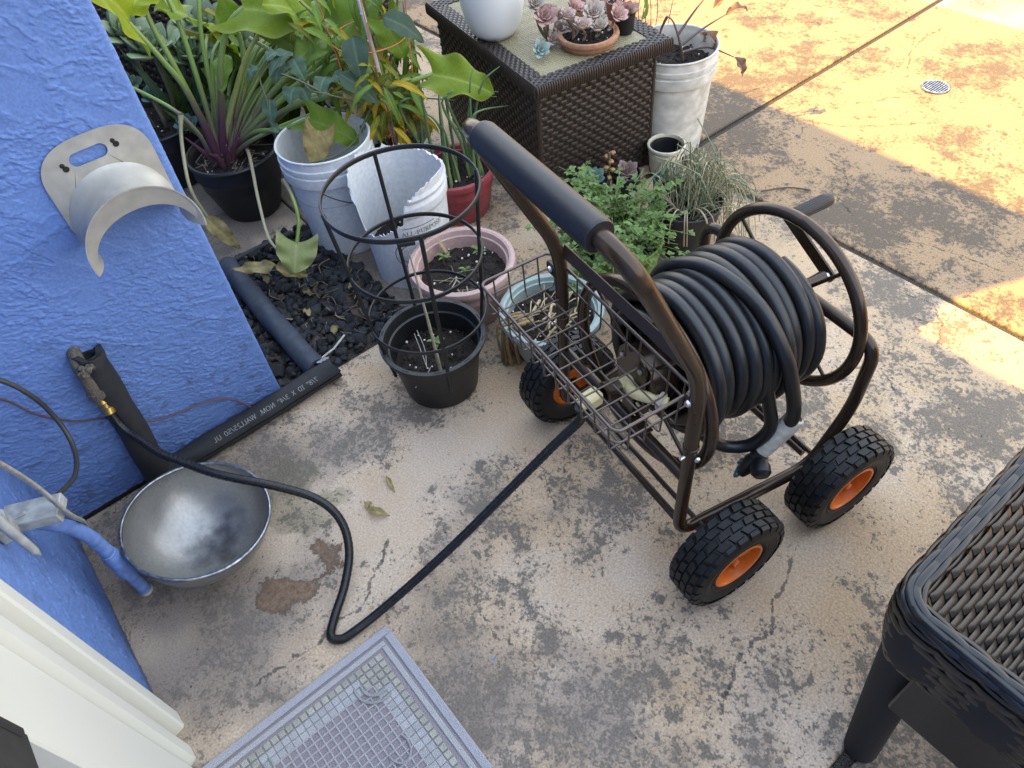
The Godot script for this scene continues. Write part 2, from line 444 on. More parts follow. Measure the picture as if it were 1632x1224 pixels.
# weathered stamped concrete: 2048 texels over 4.1 m, laid in the ground's own x and z
func floor_texture() -> void:
	var n := 2048
	var lo := noise_bytes(11, 0.0035, 4, n)
	var mid := noise_bytes(12, 0.013, 4, n, FastNoiseLite.TYPE_SIMPLEX_SMOOTH, 14.0)
	var hi := noise_bytes(13, 0.11, 4, n, FastNoiseLite.TYPE_SIMPLEX_SMOOTH, 4.0, 0.75)
	var big := noise_bytes(16, 0.04, 6, n, FastNoiseLite.TYPE_SIMPLEX_SMOOTH, 8.0, 0.65)
	var tint := noise_bytes(14, 0.006, 4, n)
	var grain := noise_bytes(15, 0.32, 2, n)
	# marks: cracks (0), brown stain, dirt, drawn as a coarse field
	var mark := PackedByteArray()
	mark.resize(n * n)
	var crk := [
		[Vector3(0.877,1.60,-0.289), Vector3(0.813,1.60,-0.256), Vector3(0.776,1.60,-0.241), Vector3(0.734,1.60,-0.233), Vector3(0.694,1.60,-0.222), Vector3(0.647,1.60,-0.212), Vector3(0.603,1.60,-0.200), Vector3(0.556,1.60,-0.192), Vector3(0.510,1.60,-0.184)],
		[Vector3(0.281,1.00,-0.633), Vector3(0.289,1.00,-0.598), Vector3(0.298,1.00,-0.536)],
		[Vector3(0.232,1.40,-0.933), Vector3(0.175,1.40,-0.898), Vector3(0.125,1.40,-0.860), Vector3(0.074,1.40,-0.845), Vector3(0.016,1.40,-0.830), Vector3(-0.033,1.40,-0.827), Vector3(-0.105,1.40,-0.836), Vector3(-0.170,1.40,-0.824)],
		[Vector3(2.908,0.90,-2.003), Vector3(2.993,0.90,-1.883), Vector3(3.031,0.90,-1.781), Vector3(3.039,0.90,-1.661), Vector3(3.063,0.90,-1.572)],
		[Vector3(3.321,1.00,-1.374), Vector3(3.176,1.00,-1.371), Vector3(3.006,1.00,-1.321), Vector3(2.889,1.00,-1.262)],
		[Vector3(2.580,0.80,-1.288), Vector3(2.651,0.80,-1.229), Vector3(2.738,0.80,-1.181)],
		[Vector3(2.030,0.80,-1.440), Vector3(2.107,0.80,-1.376), Vector3(2.204,0.80,-1.314), Vector3(2.330,0.80,-1.300), Vector3(2.395,0.80,-1.293), Vector3(2.451,0.80,-1.200), Vector3(2.546,0.80,-1.110), Vector3(2.654,0.80,-1.005)],
		[Vector3(2.211,1.10,-1.161), Vector3(2.191,1.10,-1.072), Vector3(2.144,1.10,-1.015), Vector3(2.043,1.10,-0.969), Vector3(2.000,1.10,-0.893)],
		[Vector3(2.024,0.90,-0.712), Vector3(2.048,0.90,-0.624), Vector3(2.071,0.90,-0.519), Vector3(2.076,0.90,-0.447)],
		[Vector3(3.541,0.70,-1.518), Vector3(3.526,0.70,-1.409), Vector3(3.551,0.70,-1.284), Vector3(3.578,0.70,-1.160)],
		[Vector3(1.789,0.70,-0.586), Vector3(1.798,0.70,-0.505), Vector3(1.746,0.70,-0.451), Vector3(1.681,0.70,-0.415)],
		[Vector3(1.592,0.80,-0.566), Vector3(1.543,0.80,-0.515), Vector3(1.502,0.80,-0.460), Vector3(1.457,0.80,-0.413)],
		[Vector3(0.779,0.50,-0.669), Vector3(0.841,0.50,-0.625), Vector3(0.888,0.50,-0.606)],
		[Vector3(1.765,0.50,-0.350), Vector3(1.750,0.50,-0.448), Vector3(1.723,0.50,-0.525)],
		[Vector3(0.659,0.50,-0.882), Vector3(0.621,0.50,-0.814), Vector3(0.585,0.50,-0.750)],
		[Vector3(0.752,1.00,-0.877), Vector3(0.720,1.00,-0.826), Vector3(0.665,1.00,-0.775)]]
	for c in crk:
		var path := cr(c, 5)
		for i in path.size() - 1:
			var a := path[i]
			var b := path[i + 1]
			var st := int(a.distance_to(b) / 0.0015) + 2
			for s in st:
				var q := a.lerp(b, s / float(st))
				var px := int((q.x + 0.6) / 4.1 * n)
				var pz := int((q.z + 3.3) / 4.1 * n)
				px += int((mid[clampi(pz, 0, n - 1) * n + clampi(px, 0, n - 1)] - 128) * 0.12)
				pz += int((mid[clampi(px, 0, n - 1) * n + clampi(pz, 0, n - 1)] - 128) * 0.12)
				var w := int(0.25 + absf(sin(s * 0.03 + i * 1.7) * sin(s * 0.011 + i)) * 1.7 * q.y)
				for dx in range(-w, w + 1):
					for dz in range(-w, w + 1):
						var xx := px + dx
						var zz := pz + dz
						if xx >= 0 and zz >= 0 and xx < n and zz < n and dx * dx + dz * dz <= w * w:
							mark[zz * n + xx] = 255
	var out := PackedByteArray()
	out.resize(n * n * 3)
	var hgt := PackedByteArray()
	hgt.resize(n * n)
	for y in n:
		var z := -3.3 + 4.1 * y / n
		for x in n:
			var i := y * n + x
			var wx := -0.6 + 4.1 * x / n
			var g := grain[i] - 128.0
			var tn := clampf((tint[i] - 128) / 170.0 + clampf((wx + 0.1) * 0.6, 0.05, 1.3), 0, 1)
			# bare cement grey to warm tan; nearer floor kept paler to even out the light
			var r := lerpf(186.0, 178.0, tn) + g * 0.22
			var gg := lerpf(168.0, 153.0, tn) + g * 0.22
			var bb := lerpf(147.0, 122.0, tn) + g * 0.22
			# dark flecks of worn colour; their density also paints the shade and sun zones
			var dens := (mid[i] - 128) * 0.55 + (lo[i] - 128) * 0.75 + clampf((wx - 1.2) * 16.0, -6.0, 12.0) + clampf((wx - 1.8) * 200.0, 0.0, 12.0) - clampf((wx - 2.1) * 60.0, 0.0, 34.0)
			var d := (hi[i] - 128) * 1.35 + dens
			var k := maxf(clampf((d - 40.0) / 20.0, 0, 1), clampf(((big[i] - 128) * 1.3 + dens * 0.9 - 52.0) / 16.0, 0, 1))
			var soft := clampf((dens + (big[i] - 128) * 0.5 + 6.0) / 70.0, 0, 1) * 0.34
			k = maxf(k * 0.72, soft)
			# grime by the house wall
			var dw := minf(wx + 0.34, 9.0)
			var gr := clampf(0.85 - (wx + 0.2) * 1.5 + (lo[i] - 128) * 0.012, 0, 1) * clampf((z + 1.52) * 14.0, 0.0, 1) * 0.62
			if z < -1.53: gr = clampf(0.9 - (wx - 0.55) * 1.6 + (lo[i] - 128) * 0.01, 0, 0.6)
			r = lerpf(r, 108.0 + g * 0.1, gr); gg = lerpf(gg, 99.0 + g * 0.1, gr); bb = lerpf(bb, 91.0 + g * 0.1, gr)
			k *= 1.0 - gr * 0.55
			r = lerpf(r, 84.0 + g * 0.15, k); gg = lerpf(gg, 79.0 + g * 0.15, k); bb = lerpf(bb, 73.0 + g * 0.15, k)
			# the rusty stain by the hose
			if wx > -0.16 and wx < 0.2 and z > -1.12 and z < -0.86:
				var p := Vector2(wx, z)
				var sd := minf(p.distance_to(Vector2(-0.045, -0.985)) - 0.052, minf(seg_dist(p, Vector2(-0.02, -0.965), Vector2(0.085, -0.955)) - 0.022, seg_dist(p, Vector2(0.085, -0.955), Vector2(0.1, -1.05)) - 0.019))
				sd += (mid[i] - 128) * 0.00042 + (hi[i] - 128) * 0.00016
				if sd < 0:
					var e := clampf(-sd / 0.012, 0, 1)
					var al := clampf(-sd / 0.004, 0, 1) * 0.8
					var sv := (hi[i] - 128) * 0.35 + g * 0.1
					r = lerpf(r, lerpf(62.0, 108.0 + sv, e), al); gg = lerpf(gg, lerpf(54.0, 86.0 + sv, e), al); bb = lerpf(bb, lerpf(48.0, 68.0 + sv, e), al)
			# moss
			var ms := clampf(1.0 - Vector2(wx - 0.1, (z + 1.2) * 1.4).length() / 0.14 + (mid[i] - 128) * 0.008, 0, 0.25)
			r = lerpf(r, 92.0, ms); gg = lerpf(gg, 90.0, ms); bb = lerpf(bb, 62.0, ms)
			if wx > 1.863:  # far slab toned browner and darkened to paint in deeper shade
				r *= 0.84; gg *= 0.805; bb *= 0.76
			var h := 150.0 - k * 46.0 + g * 0.05 + (mid[i] - 128) * 0.25 + (lo[i] - 128) * 0.3
			if mark[i] > 0:
				r *= 0.62; gg *= 0.63; bb *= 0.65
				h -= 70
			out[i * 3] = int(clampf(r, 0, 255)); out[i * 3 + 1] = int(clampf(gg, 0, 255)); out[i * 3 + 2] = int(clampf(bb, 0, 255))
			hgt[i] = int(clampf(h, 0, 255))
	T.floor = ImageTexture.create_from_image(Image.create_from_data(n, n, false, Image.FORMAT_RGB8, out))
	var hm := Image.create_from_data(n, n, false, Image.FORMAT_L8, hgt)
	hm.convert(Image.FORMAT_RGBA8)
	hm.bump_map_to_normal_map(5.0)
	T.nfloor = ImageTexture.create_from_image(hm)

func materials() -> void:
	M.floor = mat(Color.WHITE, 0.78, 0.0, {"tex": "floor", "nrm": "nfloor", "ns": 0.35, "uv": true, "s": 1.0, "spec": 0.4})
	M.grit = mat(L(0.15, 0.125, 0.10), 0.95, 0, {"tex": "soil", "nrm": "nsoil", "ns": 1.0, "s": 9.0})
	M.earth = mat(L(0.13, 0.1, 0.07), 0.95, 0, {"tex": "dirt", "s": 0.5})
	M.stucco = mat(L(0.155, 0.265, 0.58), 0.62, 0, {"tex": "rough", "nrm": "nfine", "ns": 0.22, "s": 8.0, "spec": 0.4, "vc": true})
	M.bluepaint = mat(L(0.18, 0.30, 0.66), 0.45, 0, {"tex": "cloud", "s": 6.0})
	M.trim = mat(L(0.62, 0.61, 0.53), 0.5)
	M.dark = mat(L(0.03, 0.029, 0.027), 0.7, 0, {"tex": "cloud", "s": 3.0})
	M.roof = mat(L(0.2, 0.17, 0.15), 0.9)
	M.rock = mat(Color.WHITE, 0.75, 0, {"tex": "speck", "nrm": "nsoil", "ns": 0.8, "s": 8.0, "vc": true})
	M.soil = mat(L(0.065, 0.045, 0.032), 0.95, 0, {"tex": "soil", "nrm": "nsoil", "ns": 1.2, "s": 8.0, "vc": true})
	M.perlite = mat(L(0.7, 0.68, 0.62), 0.9)
	M.foam = mat(L(0.022, 0.023, 0.024), 0.75, 0, {"tex": "cloud", "nrm": "nfine", "ns": 0.12, "s": 5.0})
	M.print = mat(L(0.24, 0.24, 0.24), 0.8)
	M.alu = mat(L(0.52, 0.50, 0.44), 0.42, 0.35, {"tex": "rough", "s": 1.5})
	M.steel = mat(L(0.50, 0.52, 0.54), 0.3, 0.95, {"tex": "dirt", "s": 5.0})
	M.bowlsteel = mat(L(0.40, 0.40, 0.385), 0.4, 0.8, {"tex": "rough", "s": 6.0, "vc": true})
	M.screw = mat(L(0.65, 0.65, 0.63), 0.3, 1.0)
	M.spigot = mat(L(0.26, 0.22, 0.16), 0.6, 0.4, {"tex": "dirt", "nrm": "nsoil", "ns": 0.5, "s": 14.0})
	M.brass = mat(L(0.62, 0.42, 0.13), 0.3, 0.95, {"tex": "rough", "s": 20.0})
	M.hose = mat(L(0.008, 0.0085, 0.01), 0.2, 0, {"nrm": "nfine", "ns": 0.3, "s": 30.0, "tex": "speck"})
	M.rubber = mat(L(0.016, 0.0165, 0.017), 0.36, 0, {"spec": 0.5, "tex": "cloud", "nrm": "nfine", "ns": 0.22, "s": 10.0})
	M.tyre = mat(L(0.011, 0.0112, 0.0115), 0.5, 0, {"spec": 0.42, "tex": "cloud", "nrm": "nfine", "ns": 0.2, "s": 12.0})
	M.orange = mat(L(0.83, 0.19, 0.012), 0.38, 0, {"tex": "rough", "s": 6.0})
	M.bronze = mat(L(0.055, 0.035, 0.022), 0.24, 0.4, {"tex": "rough", "s": 6.0})
	M.grip = mat(L(0.011, 0.012, 0.014), 0.42, 0, {"spec": 0.5, "tex": "cloud", "nrm": "nfine", "ns": 0.15, "s": 9.0})
	M.wire = mat(L(0.12, 0.095, 0.08), 0.3, 0.6)
	M.pale = mat(L(0.80, 0.68, 0.36), 0.4, 0, {"tex": "rough", "s": 20.0})
	M.sleeve = mat(L(0.72, 0.66, 0.55), 0.6, 0, {"tex": "cloud", "s": 10.0})
	M.teal = mat(L(0.03, 0.15, 0.19), 0.5)
	M.wicker = mat(L(0.044, 0.030, 0.022), 0.36, 0, {"tex": "rough", "s": 4.0, "vc": true})
	M.wickerblack = mat(L(0.013, 0.0128, 0.0135), 0.3, 0, {"tex": "rough", "s": 4.0, "vc": true})
	M.backing = mat(L(0.012, 0.01, 0.009), 0.8)
	M.bucket = mat(L(0.74, 0.745, 0.73), 0.45, 0, {"tex": "rough", "s": 3.5})
	M.oldbucket = mat(L(0.74, 0.71, 0.62), 0.6, 0, {"tex": "cloud", "s": 3.0})
	M.blackpot = mat(L(0.013, 0.0135, 0.014), 0.45, 0, {"tex": "cloud", "nrm": "nfine", "ns": 0.1, "s": 4.0})
	M.redpot = mat(L(0.33, 0.055, 0.065), 0.45, 0, {"tex": "cloud", "s": 4.0})
	M.pinkpot = mat(L(0.52, 0.35, 0.30), 0.55, 0, {"tex": "rough", "s": 4.0})
	M.tealpot = mat(L(0.33, 0.41, 0.37), 0.5, 0, {"tex": "rough", "s": 4.0})
	M.greenpot = mat(L(0.14, 0.22, 0.035), 0.45, 0, {"tex": "cloud", "s": 4.0})
	M.creampot = mat(L(0.66, 0.60, 0.46), 0.5, 0, {"tex": "rough", "s": 6.0})
	M.terra = mat(L(0.50, 0.25, 0.13), 0.75, 0, {"tex": "cloud", "s": 6.0})
	M.whitepot = mat(L(0.74, 0.74, 0.71), 0.35)
	M.cage = mat(L(0.009, 0.0095, 0.01), 0.45)
	M.leaf = mat(Color.WHITE, 0.45, 0, {"vc": true, "back": L(0.55, 0.6, 0.2), "tex": "rough", "s": 8.0, "spec": 0.25})
	M.dryleaf = mat(Color.WHITE, 0.8, 0, {"vc": true, "back": L(0.3, 0.25, 0.12), "tex": "cloud", "s": 9.0})
	M.stem = mat(Color.WHITE, 0.45, 0, {"vc": true, "tex": "rough", "s": 9.0})
	M.succ = mat(Color.WHITE, 0.55, 0, {"vc": true, "tex": "rough", "s": 9.0})
	M.wood = mat(L(0.5, 0.36, 0.2), 0.8, 0, {"tex": "cloud", "s": 12.0})
	M.mat1 = mat(Color.WHITE, 0.92, 0, {"vc": true, "tex": "speck", "nrm": "nsoil", "ns": 0.5, "s": 8.0})
	M.orangewire = mat(L(0.6, 0.17, 0.06), 0.6)
	M.plasticgrey = mat(L(0.45, 0.46, 0.43), 0.6, 0, {"tex": "cloud", "s": 5.0})
	M.cordgrey = mat(L(0.46, 0.44, 0.38), 0.55, 0, {"tex": "cloud", "s": 8.0})
	M.glass = mat(L(0.40, 0.35, 0.20), 0.16, 0, {"tex": "speck", "nrm": "nfine", "ns": 0.5, "s": 5.0})

func slab(parent: Node, x0: float, x1: float, z0: float, z1: float, bev := [1, 1, 1, 1]) -> void:
	var b := MB.new()
	var e := 0.007
	var y0 := -0.1
	var put := func(p: Vector3) -> int: return b.pt(p, Vector2((p.x + 0.6) / 4.1, (p.z + 3.3) / 4.1))
	var ring := func(i: float, y: float) -> Array:
		var xa: float = x0 + i * bev[0]
		var xb: float = x1 - i * bev[1]
		var za: float = z0 + i * bev[2]
		var zb: float = z1 - i * bev[3]
		return [put.call(Vector3(xa, y, za)), put.call(Vector3(xb, y, za)), put.call(Vector3(xb, y, zb)), put.call(Vector3(xa, y, zb))]
	var top: Array = ring.call(e, 0.0)
	b.tri(top[0], top[1], top[2]); b.tri(top[0], top[2], top[3])
	var a: Array = ring.call(e, 0.0)
	var m: Array = ring.call(e * 0.3, -e * 0.35)
	var d: Array = ring.call(0.0, -e)
	var f: Array = ring.call(0.0, y0)
	for pr in [[a, m], [m, d], [d, f]]:
		for k in 4:
			var k2 := (k + 1) % 4
			b.tri(pr[0][k], pr[1][k], pr[1][k2]); b.tri(pr[0][k], pr[1][k2], pr[0][k2])
	obj("concrete_slab", b, M.floor, parent)

func ground() -> void:
	var b := MB.new()
	b.quad(Vector3(-400, -0.12, -400), Vector3(400, -0.12, -400), Vector3(400, -0.12, 400), Vector3(-400, -0.12, 400))
	struct("ground", b, M.earth)
	b = MB.new()
	b.quad(Vector3(-1.5, -0.011, -9), Vector3(13, -0.011, -9), Vector3(13, -0.011, 6), Vector3(-1.5, -0.011, 6))
	struct("joint_sand", b, M.grit)
	var patio := Node3D.new()
	patio.name = "patio"
	patio.set_meta("kind", "structure")
	add_child(patio, true)
	slab(patio, -0.36, 0.705, -1.5, 0.02, [1, 0, 1, 1])
	slab(patio, 0.705, 1.35, -1.5, 0.02, [0, 0, 0, 1])
	slab(patio, 1.35, 1.852, -1.509, 0.02, [0, 1, 1, 1])
	slab(patio, 0.705, 1.35, -4.6, -1.5, [1, 0, 1, 0])
	slab(patio, 1.35, 1.852, -4.6, -1.531, [0, 1, 1, 1])
	slab(patio, 0.25, 0.700, -4.6, -2.17)
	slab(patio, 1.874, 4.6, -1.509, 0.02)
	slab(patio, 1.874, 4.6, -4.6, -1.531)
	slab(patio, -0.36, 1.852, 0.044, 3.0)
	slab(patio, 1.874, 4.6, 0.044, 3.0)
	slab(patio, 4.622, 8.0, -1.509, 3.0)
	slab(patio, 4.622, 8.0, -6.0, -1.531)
	slab(patio, 0.25, 4.6, -7.6, -4.622)
	# lava rock in the bed beside the wall
	var r := MB.new()
	var g := RandomNumberGenerator.new()
	g.seed = 21
	for i in 900:
		var x := g.randf_range(0.25, 0.705)
		var z := g.randf_range(-2.16, -1.515)
		var s := g.randf_range(0.010, 0.025) * (1.0 if i < 640 else 0.6)
		var y := g.randf_range(-0.008, 0.006) + (0.006 if i > 420 else 0.0)
		var k := g.randf_range(0.014, 0.05)
		r.col = Color(k, k * 1.02, k * 1.08)
		if g.randf() < 0.05: r.col = Color(0.1, 0.06, 0.045)
		r.blob(Vector3(x, y, z), Vector3(s, s * g.randf_range(0.5, 0.85), s * g.randf_range(0.7, 1.1)), g, 0.3, Basis.from_euler(Vector3(g.randf(), g.randf() * 6, g.randf())), 3)
	var o := obj("lava_rock", r, M.rock, self, "stuff")
	tag(o, "black lava rock mulch filling the bed between blue wall and buckets", "gravel")
	# drain grate set in the sunlit slab
	var t := thing("drain_grate", "small round slotted drain grate set in the sunlit concrete", "drain grate", Vector3(2.873, 0.002, -1.135))
	var rim := MB.new()
	rim.lathe(PackedVector2Array([Vector2(0.052, 0.0), Vector2(0.051, 0.004), Vector2(0.044, 0.004), Vector2(0.043, 0.0015)]), 32)
	obj("rim", rim, M.steel, t)
	var pit := MB.new()
	pit.lathe(PackedVector2Array([Vector2(0.0, 0.001), Vector2(0.0435, 0.001)]), 24)
	obj("pit", pit, M.backing, t)
	for i in 9:
		var zz := -0.036 + i * 0.009
		var bb := MB.new()
		bb.box(Transform3D(Basis(), Vector3(0, 0.0025, zz)), Vector3(2.0 * sqrt(0.0437 * 0.0437 - zz * zz), 0.003, 0.005), 0.0006)
		obj("bar", bb, M.steel, t)

# a wall of trowelled stucco from plan points, with real relief
func stucco(path: PackedVector3Array, y0: float, y1: float, step: float, sd: int, axis: int) -> MB:
	var n := FastNoiseLite.new()
	n.seed = sd; n.frequency = 5.0; n.fractal_octaves = 4; n.fractal_gain = 0.5
	n.domain_warp_enabled = true; n.domain_warp_amplitude = 0.05; n.domain_warp_frequency = 6.0
	var n2 := FastNoiseLite.new()
	n2.seed = sd + 1; n2.frequency = 85.0; n2.fractal_octaves = 3
	var n3 := FastNoiseLite.new()
	n3.seed = sd + 2; n3.frequency = 3.0
	var b := MB.new()
	var rows := []
	var cols := []
	var ny := int((y1 - y0) / step)
	var np := path.size()
	var nrm := PackedVector3Array()
	for i in np:
		var t := (path[mini(i + 1, np - 1)] - path[maxi(i - 1, 0)]).normalized()
		nrm.append(Vector3(-t.z, 0, t.x))
	for j in ny + 1:
		var y := y0 + (y1 - y0) * j / ny
		var row := PackedVector3Array()
		var rc := []
		for i in np:
			var p := path[i]
			var s := p.x - p.z
			var low := clampf(1.0 - y / 0.75, 0, 1)
			# long flat strokes low down, wavy ridges above
			var q := n.get_noise_2d(s * lerpf(1.0, 0.75, low), y * lerpf(1.25, 1.9, low) + s * 0.3)
			var a := smoothstep(0.02, 0.045, q) * (1.0 - smoothstep(0.03, 0.3, q)) * 0.0017 + smoothstep(-0.24, -0.215, q) * (1.0 - smoothstep(-0.22, 0.0, q)) * 0.0016
			var q2 := n.get_noise_2d(s * 1.3 + 7.0, y * 1.7 - s * 0.4 + 3.0)
			a += smoothstep(0.12, 0.15, q2) * (1.0 - smoothstep(0.13, 0.42, q2)) * 0.0018
			var f := n2.get_noise_2d(s * 0.8, y * 1.3)
			a += smoothstep(0.02, 0.22, f) * 0.0013 * smoothstep(-0.4, 0.2, n3.get_noise_2d(s, y) + 0.25 * low)
			a *= smoothstep(0.0, 0.03, absf(p.x - 0.257) + maxf(0.0, -1.515 - p.z)) * 0.7 + 0.3
			row.append(p + nrm[i] * a + Vector3(0, y, 0))
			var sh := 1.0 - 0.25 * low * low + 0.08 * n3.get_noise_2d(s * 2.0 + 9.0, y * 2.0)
			var dirt := clampf(0.75 - y / 0.05 + 0.8 * q, 0.0, 0.6) + 0.5 * smoothstep(0.33, 0.5, n3.get_noise_2d(s * 5.0 + 20.0, y * 5.0)) * low
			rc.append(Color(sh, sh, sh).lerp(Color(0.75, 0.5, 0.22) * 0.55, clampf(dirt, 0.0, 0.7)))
		rows.append(row); cols.append(rc)
	b.grid(rows, false, cols)
	return b

func run(a: Vector3, e: Vector3, step: float) -> PackedVector3Array:
	var out := PackedVector3Array()
	var n := maxi(2, int(a.distance_to(e) / step))
	for i in n + 1: out.append(a.lerp(e, i / float(n)))
	return out

func house() -> void:
	var t := thing("stucco_house", "blue stucco house corner with white door trim and dark door", "house")
	var p := run(Vector3(-0.342, 0, -1.5), Vector3(0.249, 0, -1.5), 0.0023)
	for k in range(1, 6):
		var a := PI / 2 * k / 5.0
		p.append(Vector3(0.249 + 0.01 * sin(a), 0, -1.51 + 0.01 * cos(a)))
	p.append_array(run(Vector3(0.259, 0, -1.52), Vector3(0.259, 0, -2.0), 0.02))
	obj("wall", stucco(p, 0.012, 1.25, 0.0023, 31, 0), M.stucco, t)
	p = run(Vector3(-0.342, 0, -0.905), Vector3(-0.342, 0, -1.5), 0.0028)
	obj("wall", stucco(p, 0.004, 1.0, 0.003, 41, 1), M.stucco, t)
	# the rest of the house, above and behind
	var b := MB.new()
	b.box(Transform3D(Basis(), Vector3(-2.05, 1.27, -4.27)), Vector3(4.6, 2.52, 5.5), 0.0)
	b.box(Transform3D(Basis(), Vector3(-0.0415, 1.89, -1.51)), Vector3(0.601, 1.28, 0.03), 0.0)
	b.box(Transform3D(Basis(), Vector3(-0.372, 1.77, -1.2)), Vector3(0.06, 1.54, 0.6), 0.0)
	b.box(Transform3D(Basis(), Vector3(-2.44, 1.27, -1.19)), Vector3(4.0, 2.52, 0.64), 0.0)
	b.box(Transform3D(Basis(), Vector3(-2.5, 1.27, 2.75)), Vector3(4.3, 2.52, 5.9), 0.0)
	b.box(Transform3D(Basis(), Vector3(-2.6, 1.27, -0.45)), Vector3(4.1, 2.52, 0.9), 0.0)
	obj("wall", b, M.stucco, t)
	# unseen flat roof, its outline shaped to throw the shadow edge on the slabs
	var o := PackedVector2Array([Vector2(0.285, -30), Vector2(0.285, -1.31), Vector2(-0.39, -1.60), Vector2(-0.39, 9), Vector2(-6, 9), Vector2(-6, -30)])
	var rb := MB.new()
	var tri := Geometry2D.triangulate_polygon(o)
	for h in [2.6, 2.54]:
		for i in range(0, tri.size(), 3):
			var base := rb.v.size()
			for k in 3: rb.pt(Vector3(o[tri[i + k]].x, h, o[tri[i + k]].y))
			rb.tri(base, base + 1, base + 2)
	for i in o.size():
		var a := o[i]
		var e := o[(i + 1) % o.size()]
		rb.quad(Vector3(a.x, 2.54, a.y), Vector3(e.x, 2.54, e.y), Vector3(e.x, 2.6, e.y), Vector3(a.x, 2.6, a.y))
	obj("roof", rb, M.roof, t)
	# white door trim: a profile in plan, carried up
	var pf := [Vector2(-0.345, -0.906), Vector2(-0.322, -0.902), Vector2(-0.319, -0.896), Vector2(-0.318, -0.862), Vector2(-0.3215, -0.857), Vector2(-0.341, -0.852), Vector2(-0.345, -0.846), Vector2(-0.345, -0.826), Vector2(-0.338, -0.821), Vector2(-0.326, -0.818), Vector2(-0.325, -0.812), Vector2(-0.325, -0.785), Vector2(-0.34, -0.776), Vector2(-0.40, -0.772)]
	var tb := MB.new()
	for i in pf.size() - 1:
		var rows := []
		for y in [0.0, 0.7, 1.4, 2.1]:
			rows.append(PackedVector3Array([Vector3(pf[i].x, y, pf[i].y), Vector3(pf[i + 1].x, y, pf[i + 1].y)]))
		tb.grid(rows)
	obj("door_trim", tb, M.trim, t)
	var db := MB.new()
	db.box(Transform3D(Basis(), Vector3(-0.318, 1.4, -0.26)), Vector3(0.03, 1.33, 0.6), 0.004)
	db.box(Transform3D(Basis(), Vector3(-0.316, 1.0, -0.553)), Vector3(0.034, 0.5, 0.012), 0.003)
	obj("dark_door", db, M.dark, t)
	var fb := MB.new()
	fb.box(Transform3D(Basis(), Vector3(-0.36, 1.0, -0.69)), Vector3(0.05, 2.0, 0.16), 0.003)
	obj("door_jamb", fb, M.trim, t)
	# dark gap under the stucco
	var gb := MB.new()
	gb.box(Transform3D(Basis(), Vector3(-0.045, 0.006, -1.508)), Vector3(0.6, 0.014, 0.012), 0.0)
	obj("weep_gap", gb, M.backing, t)

